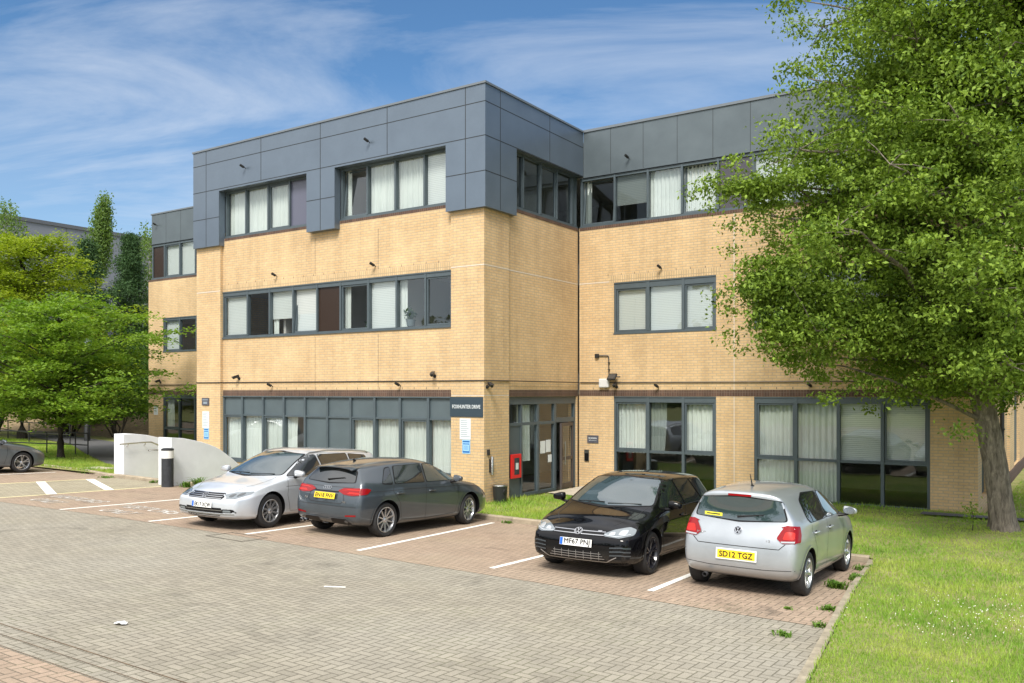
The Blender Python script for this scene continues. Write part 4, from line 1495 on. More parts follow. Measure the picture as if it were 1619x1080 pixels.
            g = gl.build('mirror_glass', M['chrome'], o, recalc=False); g.location = (-.056, 0, 0); g.scale = (1, 1.45, .95)

    def handle(s, pts, z, mat=None):
        for ax, sy in (('L', 1), ('R', -1)):
            for x in pts:
                a, n = s.hit(x - .09, z, ax, .022); b, _ = s.hit(x + .09, z, ax, .022)
                c, _ = s.hit(x - .10, z, ax, .002); e, _ = s.hit(x + .10, z, ax, .002)
                mb = MB(); mb.tube([c, a, b, e], [.012, .014, .014, .012], n=8)
                mb.build('door_handle', M[mat or s.paint], s.root, smooth=True)
                s.patch('handle_recess', [(x - .06, z - .028), (x + .06, z - .028), (x + .06, z + .028), (x - .06, z + .028)], ax, 'seam_dark', .0015, rounds=2)

    def wiper_rear(s, z, y0=0.0, y1=0.36, k=1):
        p0, _ = s.hit(y0, z, 'B', .02); p1, _ = s.hit(y1 * k, z + .05, 'B', .022)
        mb = MB(); mb.tube([p0, p0.lerp(p1, .5), p1], [.016, .010, .006], n=6)
        mb.build('wiper', M['black_trim'], s.root, smooth=True)


def station(x, w, z, c=0.03):
    if not hasattr(x, '__len__'): x = [x] * 7
    return (list(x), list(w), list(z), c)


def hatch_spec(wb, fo, ro, W, H, r, arch, nose=.72, cowl=.99, belt=.93, tail_x=.0, roof_end=-.42, glass_base=1.0, ws_top=-1.28, ws_base=-.42, rear_low=.24, rail=.60, drop=0.0):
    xf = wb + fo; xr = -ro
    k = W / .895
    def w(*a): return [q * k for q in a]
    bz = .185
    st = [
        station([xf - .17, xf - .08, xf - .06, xf - .07, xf - .11, xf - .17, xf - .26], w(.66, .735, .75, .735, .70, .62, .52), [bz + .01, .27, .42, .57, nose - .06, nose, nose + .045], .035),
        station([xf - .36, xf - .33, xf - .32, xf - .32, xf - .34, xf - .40, xf - .46], w(.78, .85, .865, .85, .80, .70, .55), [bz, .27, .45, .60, nose + .01, nose + .07, nose + .11], .03),
        station(wb + r + .06, w(.82, .875, .885, .875, .82, .72, .54), [bz, .29, .48, .66, nose + .075, nose + .125, nose + .155], .03),
        station(wb, w(.83, .88, .895, .89, .845, .74, .54), [bz, .30, .50, .70, (nose + belt) / 2 + .04, nose + .19, nose + .215], .03),
        station([wb - .42] * 4 + [wb - .42, wb + ws_base, wb + ws_base + .02], w(.83, .875, .89, .89, .86, .76, .60), [bz, .30, .52, .74, belt - .02, cowl - .03, cowl], .03),
        station([wb - .62] * 4 + [wb - .68, wb + (ws_base + ws_top) / 2 - .02, wb + (ws_base + ws_top) / 2 + .02], w(.83, .875, .89, .89, .865, .70, .56), [bz, .30, .52, .75, belt, cowl + (H - .07 - cowl) * .50, cowl + (H - .05 - cowl) * .57], .035),
        station([wb - 1.0] * 4 + [wb - 1.05, wb + ws_top - .02, wb + ws_top], w(.83, .875, .89, .89, .865, .645, .52), [bz, .30, .52, .75, belt + .005, H - .115, H - .055], .035),
        station([wb - 1.5] * 5 + [wb + ws_top - .4] * 2, w(.83, .875, .89, .89, .865, rail + .01, .50), [bz, .30, .52, .76, belt + .012, H - .09, H - .03], .035),
        station([.60] * 7, w(.83, .875, .89, .893, .865, rail, .49), [bz, .30, .52, .77, belt + .03, H - .095, H - .035], .035),
        station([.12] * 7, w(.83, .88, .895, .895, .86, rail - .01, .48), [bz, .30, .52, .78, belt + .05, H - .11 - drop * .4, H - .055 - drop * .4], .035),
        station([-.30, -.30, -.30, -.30, -.32, roof_end * .72, roof_end * .72], w(.81, .87, .885, .88, .835, rail - .035, .465), [bz + .01, .31, .52, .78, glass_base - .03, H - .145 - drop * .8, H - .09 - drop * .8], .03),
        station([xr + .22, xr + .13, xr + .12, xr + .15, xr + .24, roof_end + .02, roof_end], w(.72, .805, .825, .815, .76, rail - .055, .46), [rear_low, .34, .56, .78, glass_base, H - .155 - drop, H - .105 - drop], .02),
    ]
    return dict(st=st, wb=wb, r=r, arch=arch, w=W, ws=(5, 6), crease={3: .65, 4: .4, 5: .5}, xf=xf, xr=xr)
def common_glass(c, ws, rear, side, ws_off=.004, rear_mat='car_glass', glass_mat_name='car_glass', sf=1.03):
    pass


def outline_out(pts, k):
    cx_ = sum(p[0] for p in pts) / len(pts); cy_ = sum(p[1] for p in pts) / len(pts)
    out = []
    for x, y in pts:
        dx, dy = x - cx_, y - cy_; L = math.hypot(dx, dy)
        out.append((x + dx / L * k, y + dy / L * k))
    return out


def glass_set(c, windows, trim='black_trim'):
    """windows: list of (name, outline, axes, material)"""
    for nm, pts, axes, mt in windows:
        for ax in axes:
            w_ = c.patch(nm, pts, ax, mt, .0065, step=.06, rounds=2)
            c.patch('window_trim', outline_out(pts, .022), ax, trim, .0035, parent=w_, step=.06, rounds=2)


def seams(c, lines, w=.009):
    for ax in ('L', 'R'):
        for ln in lines:
            c.strip('door_seam', ln, w, ax, 'seam_dark', .0022)


# ================= dark grey hatchback seen from behind
sp = hatch_spec(2.637, .86, .815, .893, 1.43, .322, .365, nose=.72, cowl=.985, belt=.935, glass_base=1.02, roof_end=-.44, ws_top=-1.18, ws_base=-.36, drop=.035)
g = Car('hatchback_car', 'dark grey five door hatchback parked nose in, yellow rear number plate', 'car', (1.274, -6.164), 1.58, sp, 'grey_paint', 'cars parked in front of the building')
glass_set(g, [('windscreen', [(-.70, 1.0), (-.555, 1.325), (0, 1.36), (.555, 1.325), (.70, 1.0), (0, .975)], 'F', 'windscreen_glass'),
              ('rear_window', [(-.60, 1.02), (-.51, 1.225), (0, 1.25), (.51, 1.225), (.60, 1.02), (0, 1.0)], 'B', 'car_glass'),
              ('side_window', [(1.20, .975), (2.16, .975), (2.12, 1.01), (1.62, 1.285), (1.28, 1.32)], 'LR', 'windscreen_glass'),
              ('side_window', [(.24, .985), (1.12, .975), (1.20, 1.315), (.42, 1.295)], 'LR', 'car_glass'),
              ('quarter_window', [(-.10, 1.00), (.16, .985), (.30, 1.28), (.16, 1.255)], 'LR', 'car_glass')])
seams(g, [[(1.16, .96), (1.14, .60), (1.16, .26)], [(2.20, .93), (2.22, .62), (2.12, .30), (1.16, .26)], [(.20, .96), (.16, .85), (.36, .62), (.42, .30), (1.16, .26)]])
for ax in 'LR':
    g.strip('body_crease', [(-.55, .86), (.8, .865), (2.3, .845), (2.9, .80)], .008, ax, 'seam_dark', .002)
for sgn in (1, -1):
    tl = g.patch('tail_light', [(sgn * .28, .862), (sgn * .40, .915), (sgn * .76, .93), (sgn * .78, .80), (sgn * .62, .785), (sgn * .44, .80)], 'B', 'lamp_red', .012, rounds=1, step=.04)
    g.patch('lamp_strip', [(sgn * .36, .86), (sgn * .52, .90), (sgn * .76, .90), (sgn * .76, .885), (sgn * .52, .882)], 'B', 'lamp_bright_red', .015, rounds=0, parent=tl, step=.04)
    g.patch('lamp_strip', [(sgn * .50, .815), (sgn * .76, .82), (sgn * .76, .845), (sgn * .56, .85)], 'B', 'lamp_bright_red', .015, rounds=0, parent=tl, step=.04)
    ax = 'L' if sgn > 0 else 'R'
    g.patch('tail_light', [(-.66, .805), (-.50, .82), (-.40, .90), (-.50, .925), (-.66, .92)], ax, 'lamp_red', .011, rounds=1, step=.03)
    g.patch('reflector', [(sgn * .50, .405), (sgn * .74, .42), (sgn * .74, .45), (sgn * .50, .43)], 'B', 'lamp_red', .006, rounds=1)
    g.patch('diffuser', [(sgn * .14, .25), (sgn * .60, .27), (sgn * .52, .355), (sgn * .16, .355)], 'B', 'black_trim', .007, rounds=1)
    hl = g.patch('headlight', [(sgn * .42, .66), (sgn * .66, .66), (sgn * .70, .76), (sgn * .46, .74)], 'F', 'lamp_clear', .006)
g.strip('boot_seam', [(-.62, .96), (-.60, .93), (.60, .93), (.62, .96)], .006, 'B', 'seam_dark', .003)
g.strip('boot_seam', [(-.42, .80), (-.46, .68), (-.38, .635), (.38, .635), (.46, .68), (.42, .80)], .010, 'B', 'seam_dark', .003)
g.strip('light_bar', [(-.30, .842), (.30, .842)], .022, 'B', 'black_trim', .006)
g.strip('bumper_line', [(-.74, .585), (.74, .585)], .007, 'B', 'seam_dark', .002)
g.strip('diffuser_trim', [(-.66, .30), (-.56, .372), (-.16, .372), (-.10, .35), (.10, .35), (.16, .372), (.56, .372), (.66, .30)], .014, 'B', 'grey_paint', .012)
g.plate('EN18 FNV', -1, .765, 'y', off=.02)
g.rings(.905)
g.badge_text('A3', .06, .52, .70, 'chrome'); g.badge_text('TFSI', .045, -.46, .665, 'chrome')
g.wiper_rear(1.045, .05, .34, -1)
g.mirror(1.98, .99, size=.95)
g.handle([.35, 1.33], .80)
# spoiler: a thin lip that continues the roof
mb = MB(); ys = [-.50, -.40, -.2, 0, .2, .40, .50]; nn_ = len(ys); top = []; bot = []
for y in ys:
    q, _ = g.hit(-.34, y, 'T', .004)
    top += [(-.34, y, q.z), (-.46, y, q.z - .010), (-.585 + .05 * abs(y) ** 2 * 2, y * .97, q.z - .040)]
    bot += [(-.34, y, q.z - .02), (-.46, y, q.z - .034), (-.585 + .05 * abs(y) ** 2 * 2, y * .97, q.z - .058)]
fs_ = []
for i in range(nn_ - 1):
    for j in range(2): fs_ += [(i * 3 + j, i * 3 + j + 1, i * 3 + j + 4, i * 3 + j + 3)]
off_ = len(top)
fs2 = [tuple(off_ + q for q in f) for f in fs_]
rim_ = [(i * 3 + 2, i * 3 + 5, off_ + i * 3 + 5, off_ + i * 3 + 2) for i in range(nn_ - 1)] + [(0, 1, off_ + 1, off_), (1, 2, off_ + 2, off_ + 1)] + [((nn_ - 1) * 3 + j, (nn_ - 1) * 3 + j + 1, off_ + (nn_ - 1) * 3 + j + 1, off_ + (nn_ - 1) * 3 + j) for j in (0, 1)] + [(i * 3, i * 3 + 3, off_ + i * 3 + 3, off_ + i * 3) for i in range(nn_ - 1)]
mb.add(top + bot, fs_ + fs2 + rim_)
mb.build('roof_spoiler', M['grey_paint'], g.root, smooth=True, angle=40)
mb = MB(); mb.tube([(.02, 0, 1.37), (-.03, 0, 1.41)], [.03, .012], n=8); mb.build('antenna', M['black_trim'], g.root, smooth=True)
for y in (.50, .40):
    mb = MB(); mb.lathe([(.030, .06), (.036, .06), (.038, -.01), (.032, -.012), (.029, .0)], n=18, axis='x', org=(-.815, y + .02, .275)); mb.build('exhaust_pipe', M['chrome'], g.root, smooth=True)
g.wheels((10, 'single'), .322, .238, width=.215, steer=R(8))
g.finish()

# ================= silver hatchback seen from behind
sp = hatch_spec(2.47, .80, .70, .841, 1.475, .305, .345, nose=.76, cowl=1.02, belt=.955, drop=-.01, glass_base=1.03, roof_end=-.50, ws_top=-1.12, ws_base=-.36, rail=.625)
p = Car('small_car', 'silver small hatchback beside the grass edge with red tail lamps and a yellow plate', 'car', (9.06, -6.155), 1.585, sp, 'silver_paint', 'cars parked in front of the building')
glass_set(p, [('windscreen', [(-.67, 1.03), (-.54, 1.36), (0, 1.39), (.54, 1.36), (.67, 1.03), (0, 1.01)], 'F', 'windscreen_glass'),
              ('rear_window', [(-.63, 1.035), (-.55, 1.295), (0, 1.33), (.55, 1.295), (.63, 1.035), (0, 1.005)], 'B', 'windscreen_glass'),
              ('side_window', [(1.04, .99), (1.98, .985), (1.94, 1.02), (1.50, 1.30), (1.10, 1.36)], 'LR', 'windscreen_glass'),
              ('side_window', [(.02, 1.06), (.10, .995), (.98, .99), (1.03, 1.36), (.36, 1.355), (.12, 1.28)], 'LR', 'car_glass')])
p.strip('window_pillar', [(.22, 1.0), (.24, 1.33)], .02, 'R', 'black_trim', .009)
p.strip('window_pillar', [(.22, 1.0), (.24, 1.33)], .02, 'L', 'black_trim', .009)
seams(p, [[(1.01, .975), (.99, .60), (1.00, .25)], [(2.04, .95), (2.06, .62), (1.96, .30), (1.0, .25)], [(.14, .96), (.12, .88), (.34, .62), (.40, .28), (1.0, .25)]], .008)
for sgn in (1, -1):
    ax = 'L' if sgn > 0 else 'R'
    tl = p.patch('tail_light', [(sgn * .52, .81), (sgn * .58, .92), (sgn * .63, .985), (sgn * .765, .975), (sgn * .775, .76), (sgn * .60, .745)], 'B', 'lamp_red', .012, rounds=1, step=.04)
    p.patch('lamp_lens', [(sgn * .60, .80), (sgn * .63, .90), (sgn * .74, .90), (sgn * .745, .80)], 'B', 'lamp_bright_red', .016, rounds=1, parent=tl, step=.04)
    p.patch('reversing_lamp', [(sgn * .59, .755), (sgn * .75, .765), (sgn * .75, .785), (sgn * .58, .775)], 'B', 'lamp_white', .017, rounds=0, parent=tl, step=.03)
    p.patch('tail_light', [(-.62, .765), (-.42, .765), (-.36, .86), (-.35, .975), (-.62, .975)], ax, 'lamp_red', .011, rounds=1, step=.03)
    p.patch('headlight', [(sgn * .40, .66), (sgn * .66, .68), (sgn * .70, .80), (sgn * .46, .76)], 'F', 'lamp_clear', .006)
p.strip('boot_seam', [(-.64, .74), (-.56, .665), (.56, .665), (.64, .74)], .010, 'B', 'seam_dark', .003)
p.strip('bumper_line', [(-.80, .40), (-.4, .375), (.4, .375), (.80, .40)], .008, 'B', 'seam_dark', .002)
p.strip('high_brake_light', [(-.16, 1.352), (.16, 1.352)], .026, 'B', 'lamp_red', .012)
p.plate('SD12 TGZ', -1, .545, 'y', frame='plate_white', off=.014)
p.roundel(-1, 0, .875, .055)
p.badge_text('POLO', .05, .52, .80, 'alloy'); p.badge_text('1.2', .045, -.42, .765, 'alloy')
p.wiper_rear(1.055, .02, .34, -1)
p.mirror(1.80, 1.01, size=.92)
p.handle([.30, 1.16], .84)
mb = MB(); mb.tube([(.02, 0, 1.44), (-.10, 0, 1.62)], [.012, .005], n=8); mb.tube([(.04, 0, 1.43), (.0, 0, 1.452)], [.03, .02], n=8); mb.build('antenna', M['black_trim'], p.root, smooth=True)
o = p.patch('sticker', [(.50, 1.045), (.24, 1.04), (.24, 1.085), (.50, 1.09)], 'B', 'sticker_yellow', .010, rounds=0)
p.strip('sticker_print', [(.47, 1.067), (.27, 1.063)], .016, 'B', 'plate_letter', .012, parent=o)
mb = MB(); mb.lathe([(.026, .05), (.032, .05), (.034, -.02), (.028, -.022), (.025, .03)], n=18, axis='x', org=(-.675, .42, .235)); mb.build('exhaust_pipe', M['seam_dark'], p.root, smooth=True)
p.wheels((7, 'wide'), .305, .205, width=.19)
p.finish()

# ================= black hatchback facing the camera
sp = hatch_spec(2.62, .84, .80, .90, 1.452, .325, .368, nose=.68, cowl=.975, belt=.925, glass_base=1.0, roof_end=-.52, ws_top=-1.22, ws_base=-.34, rail=.62)
hd = -1.508
fx, fy = 6.689, -6.249
k = Car('hatchback_car', 'glossy black hatchback facing out with black wheels and a white front plate', 'car', (fx - 2.62 * math.cos(hd), fy - 2.62 * math.sin(hd)), hd, sp, 'black_car_paint', 'cars parked in front of the building')
glass_set(k, [('windscreen', [(-.715, .995), (-.565, 1.345), (0, 1.38), (.565, 1.345), (.715, .995), (0, .965)], 'F', 'windscreen_glass'),
              ('rear_window', [(-.58, 1.02), (-.50, 1.30), (0, 1.32), (.50, 1.30), (.58, 1.02), (0, 1.0)], 'B', 'car_glass'),
              ('side_window', [(1.16, .965), (2.16, .965), (2.10, 1.01), (1.60, 1.30), (1.24, 1.345)], 'LR', 'car_glass'),
              ('side_window', [(.26, .975), (1.08, .965), (1.16, 1.345), (.40, 1.33)], 'LR', 'car_glass'),
              ('quarter_window', [(-.14, 1.0), (.18, .98), (.32, 1.32), (.12, 1.28)], 'LR', 'car_glass')])
seams(k, [[(1.12, .95), (1.10, .60), (1.12, .26)], [(2.20, .92), (2.22, .62), (2.12, .30), (1.12, .26)]], .007)
for sgn in (1, -1):
    hl = k.patch('headlight', [(sgn * .42, .615), (sgn * .64, .60), (sgn * .80, .64), (sgn * .80, .715), (sgn * .70, .745), (sgn * .52, .705), (sgn * .40, .65)], 'F', 'lamp_clear', .006, rounds=1, step=.04)
    k.patch('headlight_lens', [(sgn * .47, .635), (sgn * .57, .632), (sgn * .56, .68), (sgn * .49, .672)], 'F', 'lamp_white', .010, parent=hl, step=.03)
    k.patch('headlight_lens', [(sgn * .61, .635), (sgn * .72, .645), (sgn * .71, .71), (sgn * .62, .70)], 'F', 'lamp_white', .010, parent=hl, step=.03)
    k.strip('daytime_lamp', [(sgn * .42, .632), (sgn * .60, .617), (sgn * .76, .65)], .012, 'F', 'lamp_white', .011, parent=hl)
    for z in (.46, .405, .35):
        k.strip('bumper_fin', [(sgn * .52, z), (sgn * .68, z + .012), (sgn * .79, z - .0)], .018, 'F', 'grey_paint', .010)
    k.patch('side_intake', [(sgn * .50, .29), (sgn * .78, .30), (sgn * .80, .49), (sgn * .60, .50)], 'F', 'black_trim', .004, rounds=1)
k.patch('grille', [(-.40, .61), (.40, .61), (.42, .685), (-.42, .685)], 'F', 'black_trim', .004, rounds=1)
k.strip('grille_bar', [(-.42, .668), (.42, .668)], .010, 'F', 'chrome', .008)
k.strip('grille_bar', [(-.41, .625), (.41, .625)], .010, 'F', 'chrome', .008)
lg = k.patch('lower_grille', [(-.34, .395), (.34, .395), (.48, .265), (-.48, .265)], 'F', 'black_trim', .004, rounds=0, step=.05)
mb = MB()
for z in (.36, .325, .29): k.strip('', [(-.36 - (.395 - z) * .8, z), (.36 + (.395 - z) * .8, z)], .007, 'F', '', .008, mb=mb)
for y in (-.36, -.24, -.12, 0, .12, .24, .36): k.strip('', [(y, .27), (y, .39)], .006, 'F', '', .009, mb=mb)
mb.build('grille_mesh', M['alloy'], lg, smooth=True)
k.strip('splitter_line', [(-.62, .33), (-.47, .252), (.47, .252), (.62, .33)], .012, 'F', 'alloy', .010)
k.strip('splitter', [(-.74, .225), (-.5, .21), (.5, .21), (.74, .225)], .020, 'F', 'alloy_black', .02)
k.plate('MF67 PNJ', 1, .505, 'w', blue=True, off=.015)
k.roundel(1, 0, .655, .068)
k.strip('bonnet_seam', [(2.28, .66), (2.9, .60), (3.14, .46)], .007, 'T', 'seam_dark', .002)
k.strip('bonnet_seam', [(2.28, -.66), (2.9, -.60), (3.14, -.46)], .007, 'T', 'seam_dark', .002)
k.strip('badge', [(.30, .672), (.36, .672)], .022, 'F', 'chrome', .012)
for y0, y1 in ((.55, .02), (-.05, -.52)):
    a, _ = k.hit(y0, 1.0, 'F', .016); b_, _ = k.hit(y1, .99, 'F', .012)
    mb = MB(); mb.tube([a, a.lerp(b_, .5) + Vector((0.0, 0, .0)), b_], .009, n=6); mb.build('wiper', M['black_trim'], k.root, smooth=True)
k.mirror(2.02, .985, mat='black_car_paint')
k.handle([.36, 1.28], .80)
mb = MB(); mb.tube([(.05, 0, 1.39), (-.02, 0, 1.43)], [.03, .012], n=8); mb.build('antenna', M['black_trim'], k.root, smooth=True)
for ax in 'LR':
    k.strip('window_chrome', [(-.1, .968), (1.1, .948), (2.15, .945)], .010, ax, 'alloy_black', .008)
    k.strip('sill_trim', [(.42, .235), (2.16, .235)], .014, ax, 'alloy', .008)
k.wheels((5, 'vee'), .325, .245, mat='alloy_black', width=.225)
k.finish()

# ================= silver-white estate facing the camera
sp = hatch_spec(2.79, .89, .99, .915, 1.50, .335, .375, nose=.675, cowl=.985, belt=.945, glass_base=1.03, roof_end=-.78, ws_top=-1.30, ws_base=-.36, rail=.635)
st = sp['st']
st[10] = station([-.50, -.50, -.50, -.50, -.52, -.60, -.60], [q * .915 / .895 for q in (.81, .87, .885, .88, .84, .60, .47)], [.195, .31, .52, .78, 1.0, 1.385, 1.425], .03)
hd = -1.477
fx, fy = -1.129, -6.937
e = Car('estate_car', 'silver white estate car facing out with chrome grille bars and a white front plate', 'car', (fx - 2.79 * math.cos(hd), fy - 2.79 * math.sin(hd)), hd, sp, 'silver_white_paint', 'cars parked in front of the building')
glass_set(e, [('windscreen', [(-.735, 1.005), (-.575, 1.39), (0, 1.425), (.575, 1.39), (.735, 1.005), (0, .98)], 'F', 'windscreen_glass'),
              ('rear_window', [(-.60, 1.04), (-.52, 1.33), (0, 1.35), (.52, 1.33), (.60, 1.04)], 'B', 'car_glass'),
              ('side_window', [(1.26, .985), (2.30, .985), (2.24, 1.03), (1.66, 1.34), (1.34, 1.385)], 'LR', 'car_glass'),
              ('side_window', [(.30, .995), (1.18, .985), (1.26, 1.385), (.30, 1.385)], 'LR', 'car_glass'),
              ('quarter_window', [(-.46, 1.06), (.22, 1.0), (.22, 1.375), (-.36, 1.33)], 'LR', 'car_glass')])
seams(e, [[(1.22, .97), (1.20, .60), (1.22, .26)], [(2.34, .94), (2.36, .62), (2.26, .30), (1.22, .26)], [(.26, .97), (.24, .85), (.42, .6), (.46, .3), (1.22, .26)]], .008)
for ax, sy in (('L', 1), ('R', -1)):
    e.strip('window_chrome', [(-.48, 1.03), (.3, .975), (1.2, .965), (2.30, .962)], .012, ax, 'chrome', .009)
    e.strip('body_crease', [(-.6, .82), (.8, .80), (2.4, .79)], .007, ax, 'seam_dark', .002)
    mb = MB(); pts = [e.hit(x, sy * .60, 'T', o_)[0] for x, o_ in ((1.55, .0), (1.45, .03), (.9, .04), (.2, .04), (-.45, .03), (-.55, .0))]
    mb.tube(pts, .014, n=8); mb.build('roof_rail', M['alloy'], e.root, smooth=True)
for sgn in (1, -1):
    hl = e.patch('headlight', [(sgn * .42, .665), (sgn * .54, .60), (sgn * .72, .61), (sgn * .84, .69), (sgn * .84, .735), (sgn * .60, .715)], 'F', 'lamp_clear', .006, rounds=1, step=.04)
    e.patch('headlight_lens', [(sgn * .55, .63), (sgn * .64, .63), (sgn * .66, .69), (sgn * .58, .685)], 'F', 'lamp_dark', .010, parent=hl, step=.03)
    e.patch('headlight_lens', [(sgn * .69, .64), (sgn * .77, .67), (sgn * .76, .715), (sgn * .69, .70)], 'F', 'lamp_dark', .010, parent=hl, step=.03)
    e.strip('daytime_lamp', [(sgn * .43, .665), (sgn * .53, .612)], .016, 'F', 'lamp_white', .011, parent=hl)
    fl = e.patch('fog_lamp', [(sgn * .46, .34), (sgn * .78, .345), (sgn * .72, .41), (sgn * .48, .405)], 'F', 'black_trim', .005, rounds=1)
    e.patch('lamp_lens', [(sgn * .50, .352), (sgn * .68, .355), (sgn * .67, .39), (sgn * .51, .39)], 'F', 'lamp_clear', .009, rounds=1, parent=fl)
gr = e.patch('grille', [(-.44, .585), (.44, .585), (.47, .625), (.42, .70), (-.42, .70), (-.47, .625)], 'F', 'black_trim', .004, rounds=0)
for z in (.598, .630, .662, .694):
    e.strip('grille_bar', [(-.43, z), (.43, z)], .011, 'F', 'chrome', .010, parent=gr)
e.patch('lower_grille', [(-.50, .33), (.50, .33), (.46, .425), (-.46, .425)], 'F', 'black_trim', .004, rounds=0)
e.strip('lower_bar', [(-.48, .378), (.48, .378)], .010, 'F', 'chrome', .008)
e.strip('chrome_strip', [(-.74, .318), (-.4, .305), (.4, .305), (.74, .318)], .022, 'F', 'chrome', .010)
e.patch('lower_intake', [(-.40, .25), (.40, .25), (.44, .29), (-.44, .29)], 'F', 'black_trim', .005, rounds=0)
e.plate('EK17 XCW', 1, .475, 'w', blue=True, off=.016)
e.roundel(1, 0, .645, .07)
for sg in (1, -1): e.strip('bonnet_seam', [(2.46, sg * .70), (3.05, sg * .66), (3.38, sg * .52)], .007, 'T', 'seam_dark', .002)
for y0, y1 in ((.60, .05), (-.0, -.55)):
    a, _ = e.hit(y0, 1.01, 'F', .016); b_, _ = e.hit(y1, 1.0, 'F', .012)
    mb = MB(); mb.tube([a, a.lerp(b_, .5), b_], .009, n=6); mb.build('wiper', M['black_trim'], e.root, smooth=True)
e.mirror(2.14, 1.01)
e.handle([.42, 1.38], .83)
e.wheels((10, 'wide'), .335, .225, width=.215)
e.finish()

# ================= dark grey saloon at the left edge, nose to the kerb
sp = hatch_spec(2.84, .86, 1.0, .905, 1.442, .335, .372, nose=.70, cowl=.97, belt=.93, glass_base=.98, roof_end=-.50, ws_top=-1.30, ws_base=-.44, rail=.62)
m_ = Car('saloon_car', 'blue grey saloon cut off by the left edge of the photo', 'car', (-15.47 - .905, -3.95 - 2.84), 1.575, sp, 'blue_grey_paint', 'cars parked in front of the building')
glass_set(m_, [('windscreen', [(-.74, .99), (-.58, 1.355), (0, 1.38), (.58, 1.355), (.74, .99), (0, .96)], 'F', 'windscreen_glass'),
               ('rear_window', [(-.56, 1.0), (-.48, 1.27), (.48, 1.27), (.56, 1.0)], 'B', 'car_glass'),
               ('side_window', [(1.30, .965), (2.30, .965), (2.22, 1.01), (1.66, 1.30), (1.38, 1.335)], 'LR', 'car_glass'),
               ('side_window', [(.20, .99), (1.22, .965), (1.30, 1.335), (.45, 1.32)], 'LR', 'car_glass')])
seams(m_, [[(2.34, .92), (2.36, .62), (2.28, .30)], [(1.26, .95), (1.24, .26)]])
for sgn in (1, -1):
    m_.patch('headlight', [(sgn * .48, .62), (sgn * .80, .64), (sgn * .82, .76), (sgn * .56, .73)], 'F', 'lamp_clear', .006, rounds=1, step=.04)
    m_.patch('headlight', [(3.18, .66), (3.42, .62), (3.50, .66), (3.30, .73), (3.10, .745)], 'L' if sgn > 0 else 'R', 'lamp_clear', .006, rounds=1, step=.04)
    m_.patch('tail_light', [(sgn * .5, .78), (sgn * .78, .78), (sgn * .78, .9), (sgn * .5, .88)], 'B', 'lamp_red', .008)
m_.patch('grille', [(-.40, .45), (.40, .45), (.38, .66), (-.38, .66)], 'F', 'black_trim', .004)
m_.mirror(2.16, .98)
m_.handle([.4, 1.45], .80)
m_.wheels((5, 'twin'), .335, .238, width=.225)
m_.finish()
# ------------------------------------------------------------------ fixtures on the walls
def spot(loc, F_dir, label):
    """short black tube light aimed down the wall; F_dir is the outward direction"""
    o = empty('wall_spotlight', loc)
    tag(o, label, 'wall light', 'small black spotlights on the facades')
    mb = MB(); mb.tube([(0, 0, 0.0), (0, -.07, 0.03)], .018, n=8)
    mb.build('bracket', M['black_paint'], o, smooth=True)
    mb = MB(); mb.lathe([(0.0, -.02), (.045, -.02), (.05, .0), (.05, .15), (.038, .155), (.034, .10), (0, .10)], n=20, axis='z')
    h_ = mb.build('lamp_head', M['black_paint'], o, smooth=True)
    h_.location = (0, -.10, .03); h_.rotation_euler = (R(62), 0, R(-20))
    o.rotation_euler = (0, 0, F_dir); o.scale = (.8, .85, .8)
    return o


spot((-9.28, -.12, 10.07), 0, 'spotlight on the cladding above the left pair of top windows')
spot((-3.92, -.12, 10.03), 0, 'spotlight on the cladding above the tilted open top window')
spot((-8.05, .10, 6.55), 0, 'left spotlight over the long middle floor window')
spot((-3.90, .10, 6.53), 0, 'right spotlight over the long middle floor window')
spot((-8.25, .10, 3.10), 0, 'left spotlight over the panelled ground floor window')
spot((-2.95, .10, 3.10), 0, 'right spotlight over the panelled ground floor window')
spot((1.68, 5.10, 9.90), 0, 'spotlight on the recessed wing cladding nearest the inner corner')
spot((7.02, 5.10, 9.72), 0, 'spotlight on the recessed wing cladding beside the tree crown')
spot((2.75, 5.04, 6.52), 0, 'spotlight over the three pane middle floor window')
spot((5.62, 5.04, 6.52), 0, 'spotlight beside the left edge of the tree crown at middle floor height')
spot((2.66, 5.04, 3.06), 0, 'spotlight over the three part ground floor window right of the door')
spot((7.02, 5.04, 3.06), 0, 'spotlight over the wide ground floor window behind the small silver car')
spot((-21.75, 5.10, 10.42), 0, 'spotlight on the cladding of the far left wing')


def cctv(loc, rz, label, aim=-18):
    o = empty('security_camera', loc); tag(o, label, 'security camera', 'security cameras along the cable')
    mb = MB(); mb.lathe([(0, 0), (.05, 0), (.05, -.02), (.02, -.03)], n=16, axis='y'); mb.tube([(0, -.02, 0), (0, -.06, -.01), (0, -.08, .05)], .016)
    mb.build('bracket', M['black_paint'], o, smooth=True)
    mb = MB(); mb.tube([(0, .05, 0), (0, -.16, 0)], .042, n=12); mb.box(-.05, .05, -.19, .05, .035, .048)
    h_ = mb.build('camera_body', M['black_paint'], o, smooth=True, angle=40)
    h_.location = (0, -.09, .07); h_.rotation_euler = (R(20), 0, R(aim))
    o.rotation_euler = (0, 0, rz)


cctv((-9.85, .10, 3.36), 0, 'security camera near the left end of the main facade')
cctv((-1.72, .10, 3.36), 0, 'security camera near the right end of the main facade', 25)
cctv((0.0, .12, 3.06), R(90), 'security camera hanging at the main brick corner above the white wall poster', -30)
cctv((1.30, 5.04, 3.08), 0, 'security camera under the white junction box', 10)
cctv((-21.4, 5.04, 3.36), 0, 'security camera on the far left wing behind leaves')

